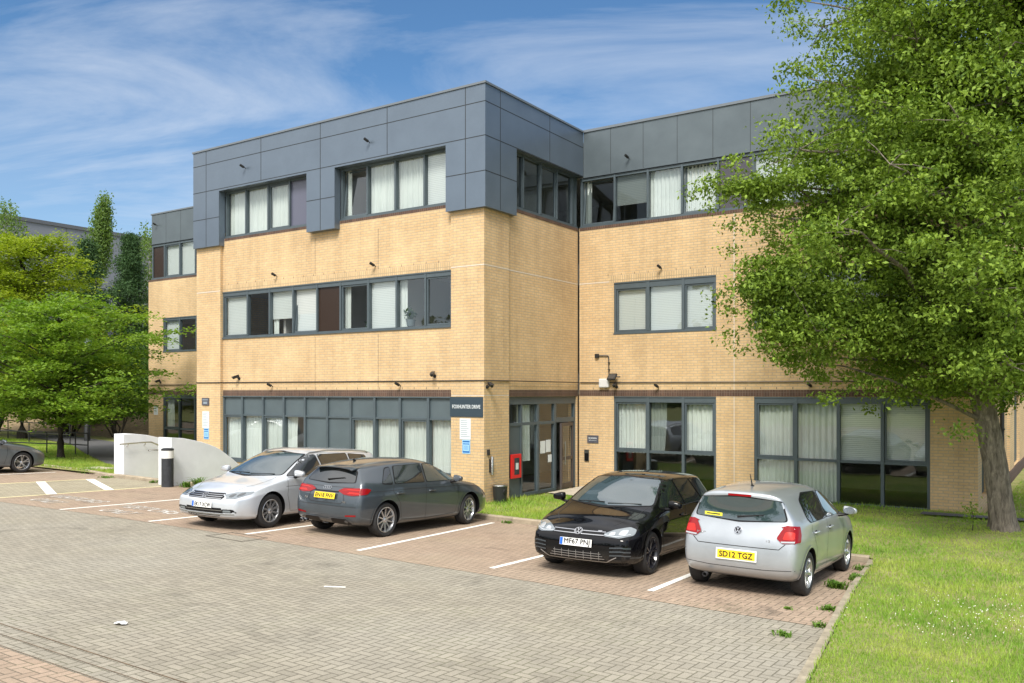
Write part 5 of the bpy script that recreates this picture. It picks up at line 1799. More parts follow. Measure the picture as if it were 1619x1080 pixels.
# cable run
mb = MB()
def run(pts, r=.016): mb.tube(pts, r, n=6)
run([(-22.2, 5.01, 3.24), (-11.96, 5.01, 3.24)]); run([(-11.93, -.02, 3.24), (-10.68, -.02, 3.24), (-10.68, .08, 3.24), (-1.08, .08, 3.23), (-1.08, -.02, 3.23), (.02, -.02, 3.23), (.02, 1.2, 3.23), (.02, 5.02, 3.22)])
mb.build('cable', M['black_paint'], None, smooth=True)
tag(bpy.data.objects['cable'], 'thin black cable running along the main facade at lintel height', 'cable')
mb = MB(); mb.tube([(.06, 5.01, 3.22), (1.0, 5.01, 3.21), (10.9, 5.01, 3.19)], .014, n=6)
tag(mb.build('cable', M['black_paint'], None, smooth=True), 'thin black cable running along the recessed right wing', 'cable')
mb = MB(); mb.tube([(.68, 5.01, 4.03), (1.02, 5.01, 4.02), (1.04, 5.01, 3.98), (1.05, 5.01, 3.42)], .016, n=8)
for z in (3.6, 3.8): mb.box(1.02, 1.08, 4.985, 5.03, z, z + .02)
o = mb.build('conduit', M['black_paint'], None, smooth=True)
tag(o, 'black angled conduit pipe above the white junction box', 'conduit')
mb = MB(); mb.box(.58, .70, 4.97, 5.035, 3.96, 4.09)
tag(mb.build('junction_box', M['black_paint'], bevel=.008), 'small black box at the top end of the angled conduit', 'junction box')
mb = MB(); mb.box(.74, 1.07, 4.92, 5.035, 3.06, 3.33)
jb = mb.build('junction_box', M['white_plastic'], bevel=.03)
tag(jb, 'white plastic box on the brick beside the floodlight', 'junction box')
fl = empty('floodlight', (1.22, 5.0, 3.38)); tag(fl, 'black square floodlight tilted beside the white box', 'floodlight')
mb = MB(); mb.box(-.15, .15, -.03, .03, -.11, .11); h_ = mb.build('lamp_head', M['black_paint'], fl, bevel=.01); h_.location = (0, -.12, 0); h_.rotation_euler = (R(-35), 0, R(-12))
mb = MB(); mb.quad((-.12, -.032, -.08), (.12, -.032, -.08), (.12, -.032, .08), (-.12, -.032, .08)); g_ = mb.build('lens', M['lamp_dark'], h_, recalc=False)
mb = MB(); mb.tube([(.0, .03, 0), (0, -.10, 0)], .018); mb.tube([(.15, -.11, .0), (.26, -.09, 0)], .018); mb.build('bracket', M['black_paint'], fl, smooth=True)

# signs
def wall_sign(name, F, u0, u1, z0, z1, mat, label, cat='sign', th=.02, group=None, bevel=.0):
    mb = MB(); fbox(mb, F, u0, u1, -th, -.002, z0, z1)
    o = mb.build(name, M[mat], bevel=bevel)
    return tag(o, label, cat, group)


s_ = wall_sign('street_sign', FA, -1.11, -.03, 2.27, 2.80, 'sign_slate', 'dark slate sign with white lettering on the main brick corner')
put_text('FOXHUNTER DRIVE', .14, M['sign_white'], s_, (-.57, -.0225, 2.54), (R(90), 0, 0), width=.92, depth=.002, fat=.0016)


def notice(name, F, u0, u1, z0, z1, label, mat='sign_white', rows=9, pm='print_grey', head=None, cat='notice'):
    o = wall_sign(name, F, u0, u1, z0, z1, mat, label, cat, th=.012)
    mb = MB(); w_ = u1 - u0; h_ = z1 - z0
    rnd = random.Random(int(u0 * 100))
    for i in range(rows):
        z = z1 - h_ * (.10 + .84 * i / rows)
        fbox(mb, F, u0 + w_ * .1, u0 + w_ * rnd.uniform(.6, .92), -.0135, -.0121, z - h_ * .022, z)
    mb.build('printing', M[pm], o)
    return o


for F, u0, z_, side, txt in ((FA, -.79, 1.67, 'under the dark slate sign', 'right'), (FA, -11.62, 1.72, 'on the left brick pillar', 'left')):
    notice('notice_board', F, u0, u0 + .36, z_, z_ + .56, 'white printed notice ' + side)
    b_ = wall_sign('poster', F, u0 + .08, u0 + .34, z_ - .37, z_ - .01, 'sign_lightblue', 'blue and white poster below the white notice ' + side, 'poster', th=.010)
    mb = MB()
    fbox(mb, F, u0 + .095, u0 + .325, -.0115, -.0101, z_ - .35, z_ - .30)
    fbox(mb, F, u0 + .095, u0 + .325, -.0115, -.0101, z_ - .075, z_ - .03)
    fbox(mb, F, u0 + .095, u0 + .325, -.0115, -.0101, z_ - .13, z_ - .10)
    fbox(mb, F, u0 + .095, u0 + .115, -.0115, -.0101, z_ - .30, z_ - .14)
    fbox(mb, F, u0 + .305, u0 + .325, -.0115, -.0101, z_ - .30, z_ - .14)
    for q_ in range(5): fbox(mb, F, u0 + .14, u0 + .28, -.0115, -.0101, z_ - .17 - q_ * .026, z_ - .16 - q_ * .026)
    mb.build('printing', M['sign_blue'], b_)
o = wall_sign('wall_sign', FA, -11.62, -11.26, 2.48, 2.73, 'sign_grey', 'small dark grey plaque at the top of the left brick pillar', th=.03)
mb = MB(); fbox(mb, FA, -11.58, -11.30, -.032, -.0301, 2.65, 2.68); fbox(mb, FA, -11.54, -11.34, -.032, -.0301, 2.53, 2.60); mb.build('printing', M['print_grey'], o)
notice('notice_board', FC, -21.9, -21.6, 1.90, 2.30, 'white printed notice on the far left wing wall')
o = wall_sign('wall_sign', FC, .30, .68, 1.37, 1.60, 'sign_grey', 'small dark plaque with white text beside the entrance', th=.025)
put_text('NO SMOKING', .05, M['sign_white'], o, (.49, 5.013, 1.515), (R(90), 0, 0), width=.28, depth=.001, bold=.002)
put_text('within this area', .04, M['sign_white'], o, (.49, 5.013, 1.45), (R(90), 0, 0), width=.26, depth=.001)
o = wall_sign('door_entry_panel', FC, .20, .36, .80, 1.16, 'steel', 'steel door entry panel below the small dark plaque', 'intercom', th=.03)
mb = MB(); fbox(mb, FC, .21, .35, -.034, -.0301, .81, 1.05); mb.build('screen', M['black_trim'], o)
# notices on the entrance glass
for a_, b_, z0_, z1_, lb in ((2.98, 3.26, 1.14, 1.50, 'left white paper notice on the entrance glass'), (3.30, 3.56, 1.16, 1.52, 'right white paper notice on the entrance glass'), (3.42, 3.62, .86, 1.08, 'small white notice low on the entrance glass')):
    mb = MB(); fbox(mb, E_, a_, b_, dE - .008, dE - .003, z0_, z1_)
    o = mb.build('paper_notice', M['sign_white']); tag(o, lb, 'notice')
# fire cabinet on the grey panel
fc = empty('fire_cabinet', (-.06, 1.42, .50)); tag(fc, 'red wall cabinet with a dark window on the grey entrance panel', 'fire cabinet')
mb = MB(); mb.box(.0, .06, -.24, .24, .0, .66)
c_ = mb.build('cabinet', M['red_plastic'], fc, bevel=.008)
mb = MB(); mb.box(.061, .064, -.12, .13, .10, .56); mb.build('cabinet_window', M['lamp_dark'], fc)
mb = MB(); mb.box(.065, .068, -.05, .08, .24, .42); mb.build('label_plate', M['sign_white'], fc)
fc.location = (-.08, 1.57, .55)
# ash tube and small box on the corner face, litter bin
o = empty('ashtray_tube', (0, .27, .76)); tag(o, 'slim steel ash tube fixed to the brick corner', 'ashtray')
mb = MB(); mb.lathe([(0, 0), (.04, 0), (.042, .42), (.03, .47), (0, .48)], n=20, axis='z', org=(.065, 0, 0)); mb.build('tube', M['steel'], o, smooth=True)
mb = MB(); mb.box(.0, .03, -.05, .05, .05, .40); mb.build('back_plate', M['black_paint'], o)
mb = MB(); mb.box(.0, .05, .12, .20, 1.27, 1.42); o = mb.build('key_box', M['black_paint'], bevel=.006); tag(o, 'tiny dark box on the brick above the steel ash tube', 'box')
bn = empty('litter_bin', (.24, .38, gz(0, 0) + .02)); tag(bn, 'round black litter bin standing in the grass at the brick corner', 'litter bin')
mb = MB(); mb.lathe([(0, .02), (.17, .02), (.20, .44), (.19, .45), (.0, .44)], n=28); mb.build('bin_body', M['black_paint'], bn, smooth=True)
mb = MB(); mb.lathe([(.203, .44), (.21, .45), (.205, .475), (.10, .50), (0, .505)], n=28); mb.build('lid', M['steel'], bn, smooth=True)
mb = MB(); mb.lathe([(0, 0), (.075, 0), (.075, .02), (.05, .03), (0, .03)], n=20, axis='x', org=(.17, -.03, .30)); mb.build('opening_ring', M['rubber'], bn, smooth=True)
# downpipe by the right end
dpz = MB(); dpz.tube([(10.98, 11.0, 10.8), (10.98, 11.0, .05)], .06, n=10)
for z in (1.8, 4.2, 6.6, 9.0): dpz.box(10.9, 11.05, 10.92, 11.08, z, z + .05)
tag(dpz.build('downpipe', M['black_paint'], smooth=True), 'black downpipe on the side wall behind the leaning trunk', 'downpipe')

# sill ornaments (seen through the middle floor windows)
def ball_plant(loc, r, label, mat='leafy'):
    o = empty('pot_plant', loc); tag(o, label, 'plant')
    mb = MB(); mb.lathe([(0, 0), (r * .55, 0), (r * .7, r * .9), (0, r * .9)], n=12); mb.build('pot', M['spandrel_grey'], o, smooth=True)
    rnd = random.Random(int(loc[0] * 100)); mb = MB()
    for _ in range(60):
        c = Vector((rnd.gauss(0, r * .5), rnd.gauss(0, r * .3), r * 1.5 + rnd.gauss(0, r * .5))); t = Vector((rnd.gauss(0, 1), rnd.gauss(0, 1), rnd.gauss(0, 1))).normalized() * r * .4; q = t.orthogonal().normalized() * r * .16
        mb.add([c - t, c + q, c + t, c - q], [(0, 1, 2, 3)])
    mb.build('foliage', M['dark_leaf'], o, recalc=False)


leaf_mat('dark_leaf', (0.012, 0.026, 0.012), (0.03, 0.06, 0.02), back=.2)
for x, r_, lb in ((-2.75, .20, 'dark spiky plant on the sill of the long middle floor window'), (-4.35, .12, 'low dark plant on the sill left of the spiky one')):
    ball_plant((x, .30, 4.78), r_, lb)
ball_plant((1.45, 5.24, 4.78), .05, 'tiny plant on the sill left of the picture frame')
ball_plant((2.12, 5.24, 4.78), .07, 'small plant in the middle of the three pane window sill')
for x, w_, h_, mt, lb in ((2.42, .20, .26, 'panel_brown', 'brown picture frame on the sill of the three pane window'), (3.18, .16, .18, 'sign_white', 'small white frame on the sill of the three pane window'), (1.66, .14, .10, 'white_plastic', 'little white box on the sill of the three pane window')):
    mb = MB(); mb.box(x, x + w_, 5.22, 5.24, 4.76, 4.76 + h_); o = mb.build('picture_frame', M[mt]); tag(o, lb, 'ornament')
mb = MB(); mb.lathe([(0, 0), (.05, 0), (.055, .10), (.03, .14), (.045, .18), (.04, .24), (0, .26)], n=14, org=(-9.66, .30, 4.78)); o = mb.build('white_ornament', M['white_plastic'], smooth=True); tag(o, 'white bottle shaped ornament in the leftmost middle floor window', 'ornament')

# ------------------------------------------------------------------ white walls, rail and bollard
def ramp_wall(name, x0, x1, prof, label):
    """upright wall running towards the building; prof = (y, top z) from the front"""
    mb = MB()
    n = len(prof)
    pts = [(y, z) for y, z in prof] + [(prof[-1][0], -0.1), (prof[0][0], -0.1)]
    mb.prism(pts, x0, x1, 'yz')
    o = mb.build(name, M['render_white'], bevel=.012)
    return tag(o, label, 'wall', 'white rendered walls before the building')


w2 = [(-3.04, 1.61), (-2.65, 1.575), (-2.30, 1.50), (-2.0, 1.43), (-1.73, 1.34), (-1.5, 1.25), (-1.30, 1.14), (-1.1, 1.00), (-.87, .84), (-.62, .64), (-.39, .44), (-.15, .20), (0.0, .02)]
ramp_wall('rendered_wall', -9.56, -8.93, w2, 'nearer white rendered wall with a curved falling top beside the bollard')
w1 = [(-2.55, 1.60), (-2.2, 1.60), (-1.7, 1.535), (-1.16, 1.40), (-.7, 1.22), (-.3, 1.0), (.2, .62), (.6, .2)]
ramp_wall('rendered_wall', -12.62, -12.1, w1, 'white rendered wall with a steel handrail at the far left of the pair')
hr = empty('handrail', (-12.02, -2.2, 0)); tag(hr, 'steel handrail fixed to the left white wall', 'handrail')
mb = MB(); mb.tube([(0.05, -.55, 1.30), (.02, .4, 1.32), (.02, .55, 1.31), (.02, 1.3, 1.0), (.02, 2.1, .62)], .024, n=10); mb.build('rail', M['steel'], hr, smooth=True)
for y, z in ((-.25, 1.30), (.35, 1.315)):
    mb = MB(); mb.tube([(.02, y, z), (.0, y, z - .07), (-.08, y, z - .09)], .012, n=8); mb.build('bracket', M['steel'], hr, smooth=True)
hr = empty('handrail', (-9.6, -3.0, 0)); tag(hr, 'short end of steel handrail sticking out left of the nearer white wall', 'handrail')
mb = MB(); mb.tube([(-.12, -.25, 1.22), (-.10, .5, 1.22), (-.10, 1.6, 1.0)], .024, n=10); mb.build('rail', M['steel'], hr, smooth=True)
mb = MB(); mb.tube([(-.11, .1, 1.22), (-.11, .1, 1.14), (.05, .1, 1.13)], .012, n=8); mb.build('bracket', M['steel'], hr, smooth=True)

bo = empty('bollard', (-8.78, -3.27, gz(-8.8, -3.3))); tag(bo, 'black cylindrical bollard with a white band before the white wall', 'bollard')
mb = MB(); mb.lathe([(0, 0), (.165, 0), (.165, .82), (0, .82)], n=32); mb.build('post', M['bollard_black'], bo, smooth=True)
mb = MB(); mb.lathe([(.160, .82), (.167, .821), (.167, 1.04), (.160, 1.041)], n=32); mb.build('white_band', M['white_band'], bo, smooth=True)
mb = MB(); mb.lathe([(.150, 1.041), (.172, 1.042), (.172, 1.085), (.12, 1.11), (0, 1.115)], n=32); mb.build('cap', M['black_paint'], bo, smooth=True)

# black pedestrian railing on the verge
rl = empty('railing', (0, 0, 0)); tag(rl, 'black tubular pedestrian railing on the grass at the far left', 'railing')
PP = [(-20.99, 1.43), (-21.75, 1.33), (-23.09, .86), (-26.3, -.1), (-29.8, -.9)]
def rz_(q): return lawn_z(q[0], q[1])
for i, q in enumerate(PP):
    mb = MB(); mb.tube([(q[0], q[1], rz_(q) - .1), (q[0], q[1], rz_(q) + .92)], .026, n=8); mb.build('post', M['black_paint'], rl, smooth=True)
for hgt in (.92, .44):
    mb = MB(); mb.tube([(q[0], q[1], rz_(q) + hgt) for q in PP], .024, n=8); mb.build('rail', M['black_paint'], rl, smooth=True)
PP2 = [(-27.5, 4.3), (-30.5, 3.9), (-34, 4.6), (-38, 5.5)]
rl = empty('railing', (0, 0, 0)); tag(rl, 'second black railing behind the first beyond the asphalt path', 'railing')
for q in PP2:
    mb = MB(); mb.tube([(q[0], q[1], rz_(q) - .1), (q[0], q[1], rz_(q) + 1.0)], .028, n=8); mb.build('post', M['black_paint'], rl, smooth=True)
for hgt in (1.0, .5):
    mb = MB(); mb.tube([(q[0], q[1], rz_(q) + hgt) for q in PP2], .026, n=8); mb.build('rail', M['black_paint'], rl, smooth=True)
# dark lamp column behind the small tree
lp = empty('lamp_column', (-29.5, 6.3, .2)); tag(lp, 'dark lamp column standing in the shade behind the small tree', 'lamp post')
mb = MB(); mb.lathe([(.0, 0), (.15, 0), (.15, 1.2), (.08, 1.3), (.06, 5.0), (0, 5.0)], n=16); mb.build('post', M['black_paint'], lp, smooth=True)
mb = MB(); mb.lathe([(.06, 5.0), (.22, 5.1), (.20, 5.35), (.05, 5.45), (0, 5.45)], n=16); mb.build('lamp_head', M['lamp_clear'], lp, smooth=True)

# grey warehouse beyond the trees
wh = empty('warehouse', (0, 0, 0)); tag(wh, 'large grey panelled warehouse behind the trees at the far left', 'building')
mb = MB(); mb.box(-120, -60, -60, 60, -2, 17.05); mb.build('wall', M['warehouse_panel'], wh)
mb = MB()
for z in (14.6, 12.0, 9.4, 6.8, 4.2): mb.box(-60, -59.97, -59.9, 59.9, z, z + .10)
for y in range(-50, 60, 12): mb.box(-60, -59.98, y, y + .08, 0, 17.0)
mb.build('panel_joint', M['warehouse_seam'], wh)
mb = MB(); mb.box(-120.1, -59.9, -60.1, 60.1, 17.05, 17.35); mb.build('roof', M['warehouse_seam'], wh)
# ------------------------------------------------------------------ trees and plants
leaf_mat('big_tree_leaf', (0.026, 0.075, 0.009), (0.30, 0.42, 0.060), back=.22, rnd=3.5)
leaf_mat('bright_leaf', (0.05, 0.135, 0.016), (0.28, 0.40, 0.055), back=.4, rnd=1.6)
leaf_mat('yellow_leaf', (0.09, 0.17, 0.012), (0.37, 0.42, 0.045), back=.4, rnd=1.6)
leaf_mat('pine_leaf', (0.020, 0.055, 0.020), (0.10, 0.18, 0.065), back=.15, rnd=2.5)
leaf_mat('weed_leaf', (0.05, 0.12, 0.015), (0.16, 0.28, 0.04), back=.3, rnd=8)
leaf_mat('birch_leaf', (0.09, 0.16, 0.035), (0.20, 0.29, 0.09), back=.4)
leaf_mat('shrub_leaf', (0.025, 0.060, 0.012), (0.085, 0.165, 0.025), back=.3)
bark_mat('grey_bark', (0.10, 0.082, 0.065), (0.34, 0.29, 0.235))
bark_mat('dark_bark', (0.035, 0.028, 0.022), (0.09, 0.075, 0.06))
bark_mat('pale_bark', (0.30, 0.28, 0.25), (0.52, 0.49, 0.45))


def leaves(name, C_, Nn, size, mat, parent, rng, aspect=.5, up=.45, droop=0.0, jitter=None, fold=.25):
    """one leaf per row of C_ (positions); Nn: outward hint vectors"""
    n = len(C_)
    nrm = rng.normal(size=(n, 3)); nrm /= np.linalg.norm(nrm, axis=1)[:, None]
    nrm = nrm * (1 - up) + np.array([0, 0, 1.0]) * up + Nn * .25
    nrm /= np.linalg.norm(nrm, axis=1)[:, None]
    t = rng.normal(size=(n, 3)); t[:, 2] -= droop
    t -= (t * nrm).sum(1)[:, None] * nrm
    t /= np.linalg.norm(t, axis=1)[:, None]
    b = np.cross(nrm, t)
    L = size * rng.uniform(.6, 1.25, n)[:, None]
    Wd = L * aspect
    # four corners with a slight fold along the midrib
    v = np.empty((n, 4, 3))
    v[:, 0] = C_ - t * L * .5
    v[:, 1] = C_ + b * Wd * .5 + nrm * L * fold * .4 - t * L * .05
    v[:, 2] = C_ + t * L * .5
    v[:, 3] = C_ - b * Wd * .5 + nrm * L * fold * .4 - t * L * .05
    me = bpy.data.meshes.new(name)
    me.vertices.add(n * 4); me.vertices.foreach_set('co', v.reshape(-1).astype(np.float32))
    base = np.arange(n)[:, None] * 4
    tri = np.concatenate([base + 0, base + 1, base + 2, base + 0, base + 2, base + 3], 1).reshape(-1)
    me.loops.add(n * 6); me.loops.foreach_set('vertex_index', tri.astype(np.int32))
    me.polygons.add(n * 2)
    me.polygons.foreach_set('loop_start', np.arange(0, n * 6, 3, dtype=np.int32))
    me.update(calc_edges=True)
    me.materials.append(M[mat])
    o = bpy.data.objects.new(name, me); COL.objects.link(o)
    if parent: o.parent = parent
    return o


def limb(mb, p0, p1, r0, r1, rnd, wob=.08, seg=6, n=7):
    p0, p1 = Vector(p0), Vector(p1); L = (p1 - p0).length
    pts = []; rs = []
    for i in range(seg + 1):
        t = i / seg
        q = p0.lerp(p1, t)
        if 0 < i < seg: q += Vector((rnd.gauss(0, 1), rnd.gauss(0, 1), rnd.gauss(0, .6))) * wob * L * .25
        q.z += .06 * L * math.sin(PI * t)
        pts.append(q); rs.append(r0 + (r1 - r0) * t)
    mb.tube(pts, rs, n=n)
    return pts


# the big tree at the right
rng = np.random.default_rng(11); rnd = random.Random(11)
BT = (11.60, 2.54, 0.0)
tree = empty('broadleaf_tree', BT); tag(tree, 'tall leafy green tree with a thick leaning trunk on the right lawn', 'tree')
tm = MB()
tr = [(0.03, 0, -.15), (0.0, 0, .0), (-.02, 0, .25), (-.07, 0, .7), (-.17, 0, 1.4), (-.31, .02, 2.1), (-.46, .04, 2.8), (-.52, .05, 3.6), (-.42, .1, 4.8), (-.35, .1, 6.2), (-.25, .1, 8.0), (-.2, .1, 10.0), (-.1, .1, 12.5)]
rr = [.345, .30, .255, .238, .23, .225, .23, .23, .19, .20, .15, .10, .04]
n = 28
# fluted, slightly knobbly trunk along the camera-right direction of the lean
rx, ry = .8316, .5554
rings = []
for i, (p, r_) in enumerate(zip(tr, rr)):
    ring = []
    for k2 in range(n):
        a = 2 * PI * k2 / n
        fl = 1 + (.09 * math.exp(-max(0, p[2]) * 2.2)) * math.sin(a * 5 + .6) + .035 * math.sin(a * 7 + p[2] * 1.3) + .03 * math.sin(a * 3 - p[2] * 2.1)
        cxx = p[0] * rx; cyy = p[0] * ry
        ring.append((cxx + r_ * fl * math.cos(a), cyy + p[1] + r_ * fl * math.sin(a), p[2]))
    rings.append(ring)
vv = [q for rg in rings for q in rg]
ff = [(i * n + k2, i * n + (k2 + 1) % n, (i + 1) * n + (k2 + 1) % n, (i + 1) * n + k2) for i in range(len(tr) - 1) for k2 in range(n)]
tm.add(vv, ff)


def env(z):
    zs = [2.7, 3.2, 4.0, 5.2, 6.2, 7.3, 8.3, 9.5, 10.8, 12.0, 13.5, 15.0]
    rs = [1.6, 3.0, 4.1, 4.75, 4.2, 5.2, 3.6, 2.9, 3.0, 2.8, 2.2, .6]
    return float(np.interp(z, zs, rs))


clus = []
for b in range(84):
    z_end = 3.0 + 11.2 * ((b + .5) / 84) ** .95
    az_ = b * 2.399963 + rnd.uniform(-.3, .3)
    Rm = env(z_end) * rnd.uniform(.82, 1.10)
    dx, dy = math.cos(az_), math.sin(az_)
    z0 = max(2.9, z_end - Rm * rnd.uniform(.15, .5))
    # no boughs through the facade
    ex, ey = dx * Rm, dy * Rm
    if BT[1] + ey > 4.45 and BT[0] + ex < 11.9: 
        if dy > .75: continue
        Rm = min(Rm, (4.45 - BT[1]) / dy); ex, ey = dx * Rm, dy * Rm
    t0 = np.interp(z0, [p[2] for p in tr], range(len(tr))); i0 = int(t0)
    bx = np.interp(z0, [p[2] for p in tr], [p[0] for p in tr])
    st_ = Vector((bx * rx, bx * ry, z0))
    en = Vector((ex - .42 * rx, ey - .42 * ry, z_end - .0))
    pts = limb(tm, st_, en, .085 * (1.25 - z0 / 14), .012, rnd, .10, 7)
    # twigs off the bough
    for j in range(2, len(pts)):
        f_ = j / (len(pts) - 1)
        nk = 6 if j < len(pts) - 1 else 9
        for _ in range(nk):
            off = Vector((rnd.gauss(0, .55), rnd.gauss(0, .55), rnd.gauss(-.05, .34))) * (.55 + .55 * f_)
            c = pts[j] + off
            if BT[1] + c.y > 4.72 and BT[0] + c.x < 11.5: continue
            if rnd.random() < .25: tm.tube([pts[j], pts[j].lerp(c, .5) + Vector((0, 0, .04)), c], [.012, .008, .004], n=4, cap=False)
            clus.append((c, .17 + .12 * rnd.random()))
# fuller masses of the crown: (offset to the left/right, depth, height, radii)
for (a_, d0, z_, ra_, rz2, n_) in ((-4.7, -.5, 7.15, .95, .38, 34), (-3.7, -.5, 7.3, 1.0, .6, 50), (-4.55, -.4, 4.95, .95, .60, 60), (-3.6, -.6, 4.5, 1.1, .75, 80), (-3.9, -.3, 5.6, .8, .5, 40), (-5.0, -.5, 5.25, .7, .42, 46), (-4.7, -.5, 4.25, .75, .40, 46), (-5.4, -.6, 7.1, .55, .22, 20),
                                   (-2.9, -.5, 6.5, 1.3, .9, 110), (-2.5, -.6, 4.1, 1.1, .65, 64), (-2.0, -.7, 5.3, 1.5, 1.0, 120), (-2.6, -.3, 9.3, .8, .45, 34), (-2.1, -.4, 8.2, 1.1, .8, 80), (-2.7, -.4, 10.8, .8, .4, 26),
                                   (-.8, -1.0, 7.3, 1.5, 1.2, 120), (-1.2, -.6, 9.6, 1.5, 1.1, 110), (.2, -1.2, 5.0, 1.5, 1.0, 120), (1.6, -.8, 6.2, 1.6, 1.2, 120), (1.0, -.9, 8.6, 1.6, 1.2, 110), (2.2, -.7, 4.2, 1.3, .8, 70), (-.9, -.9, 3.9, 1.2, .6, 60), (.8, -.8, 10.6, 1.5, 1.0, 80)):
    limb(tm, (-.4 * rx, -.4 * ry, max(2.9, z_ - 1.4)), (a_ * rx - .5554 * d0, a_ * ry + .8316 * d0, z_), .06, .015, rnd, .08, 7)
    for _ in range(int(n_ * .74)):
        u = Vector((rnd.gauss(0, 1), rnd.gauss(0, 1), rnd.gauss(0, 1))); u = u.normalized() * (rnd.random() ** .45)
        a2 = a_ + u.x * ra_; d2 = d0 + u.y * ra_ * .8; z2 = z_ + u.z * rz2
        c = Vector((a2 * rx - .5554 * d2, a2 * ry + .8316 * d2, z2))
        if BT[1] + c.y > 4.7 and BT[0] + c.x < 11.5: continue
        clus.append((c, .16 + .10 * rnd.random()))
# hanging sprigs below the crown and side shoots at its left edge
for (a_, z_, n_) in ((-3.8, 3.1, 5), (-2.9, 3.0, 4), (-1.9, 2.9, 5), (-.6, 2.9, 4), (-4.6, 3.7, 4), (-6.2, 7.25, 5), (-5.7, 7.1, 5), (-5.2, 7.2, 6), (-5.0, 5.1, 6), (-4.4, 11.0, 4), (-4.2, 9.4, 4), (.6, 3.2, 4), (-1.2, 3.1, 5)):
    for _ in range(n_):
        c = Vector((a_ * rx + rnd.gauss(0, .2), a_ * ry - .4 + rnd.gauss(0, .2), z_ + rnd.gauss(0, .18)))
        if BT[1] + c.y > 4.7: c.y = 4.7 - BT[1]
        clus.append((c, .20))
for (a_, z_) in ((-5.9, 7.2), (-4.8, 5.0), (-4.1, 11.0), (-3.8, 3.5), (-4.0, 9.4)):
    limb(tm, (-.4 * rx, -.4 * ry, z_ - 1.2), (a_ * rx, a_ * ry - .4, z_), .05, .01, rnd, .06, 7)
tm.build('trunk', M['grey_bark'], tree, smooth=True, angle=180)
pos = []; hint = []
for c, r_ in clus:
    k2 = int(200 * (r_ / .36) ** 2)
    q = rng.normal(size=(k2, 3)) * np.array([r_, r_, r_ * .5]) * .80
    # small leaf tufts inside each cluster
    pos.append(np.array(c) + q); hint.append(q / (np.linalg.norm(q, axis=1)[:, None] + 1e-6))
pos = np.concatenate(pos); hint = np.concatenate(hint)
ok = (pos[:, 1] + BT[1] < 4.95) | (pos[:, 0] + BT[0] > 11.2)
pos, hint = pos[ok], hint[ok]

leaves('crown', pos, hint, .10, 'big_tree_leaf', tree, rng, aspect=.55, up=.40, droop=.8)
# young shoot at the foot of the trunk
sh = empty('sapling', (BT[0] - .52, BT[1] - .55, .03)); tag(sh, 'small leafy shoot growing at the foot of the thick trunk', 'shoot')
mb = MB(); mb.tube([(0, 0, 0), (.02, 0, .3), (-.03, .02, .5)], [.012, .009, .004], n=5); mb.build('stem', M['dark_bark'], sh)
q = rng.normal(size=(160, 3)) * np.array([.12, .12, .16]) + np.array([0, 0, .36]); leaves('foliage', q, q * 0, .075, 'bright_leaf', sh, rng)


def layered_tree(name, label, loc, trunk_r, crown_bottom, top, radius, mat, bark, seed, leaf=.10, n_b=46, per=120, flat=.20, bias=1.0, spread=.75, cat='tree', group=None):
    rng = np.random.default_rng(seed); rnd = random.Random(seed)
    t = empty(name, loc); tag(t, label, cat, group)
    m = MB()
    lx, ly = rnd.uniform(-.2, .2), rnd.uniform(-.2, .2)
    m.tube([(lx * k_ / 12 + .03 * math.sin(k_ * 1.7), ly * k_ / 12 + .03 * math.cos(k_ * 2.3), -.2 + (top * .84 + .2) * k_ / 12) for k_ in range(13)], [trunk_r * (1.25 if k_ == 0 else 1.0 - .75 * k_ / 12) for k_ in range(13)], n=12)
    P_, H_ = [], []
    for b in range(n_b):
        f_ = (b + .5) / n_b
        z = crown_bottom + (top - crown_bottom) * f_
        rad = radius * math.sqrt(max(.04, 1 - (abs(f_ - .30) / .74) ** 2)) * rnd.uniform(.50, 1.18)
        a = b * 2.399963 + rnd.uniform(-.3, .3)
        st_ = Vector((0, 0, max(crown_bottom * .8, z - rad * .35)))
        en = Vector((math.cos(a) * rad, math.sin(a) * rad, z))
        pts = limb(m, st_, en, trunk_r * .28, .008, rnd, .08, 5, 5)
        for j in range(1, len(pts)):
            for _ in range(2 + (j > 2)):
                c = pts[j] + Vector((rnd.gauss(0, .5), rnd.gauss(0, .5), rnd.gauss(0, .15))) * spread
                r_ = rnd.uniform(.35, .65) * spread
                q = rng.normal(size=(per, 3)) * np.array([r_, r_, r_ * flat])
                q[:, 2] -= (q[:, 0] ** 2 + q[:, 1] ** 2) * .22      # each spray droops at its rim
                P_.append(np.array(c) + q); H_.append(q * 0)
    m.build('trunk', M[bark], t, smooth=True, angle=180)
    P_ = np.concatenate(P_); H_ = np.concatenate(H_)
    leaves('crown', P_, H_, leaf, mat, t, rng, aspect=.55, up=.62, droop=.4)
    return t


layered_tree('small_tree', 'slender tree with bright green layered leaves beside the left kerb', (-20.7, .15, .2), .15, 1.75, 6.45, 4.4, 'bright_leaf', 'dark_bark', 3, leaf=.17, n_b=44, per=62, spread=.72, flat=.16)
layered_tree('maple_tree', 'yellow green spreading tree behind the bright green one at the left edge', (-34.2, 5.4, .2), .25, 2.4, 11.2, 5.3, 'yellow_leaf', 'dark_bark', 5, leaf=.20, n_b=44, per=90, spread=1.0, flat=.24)


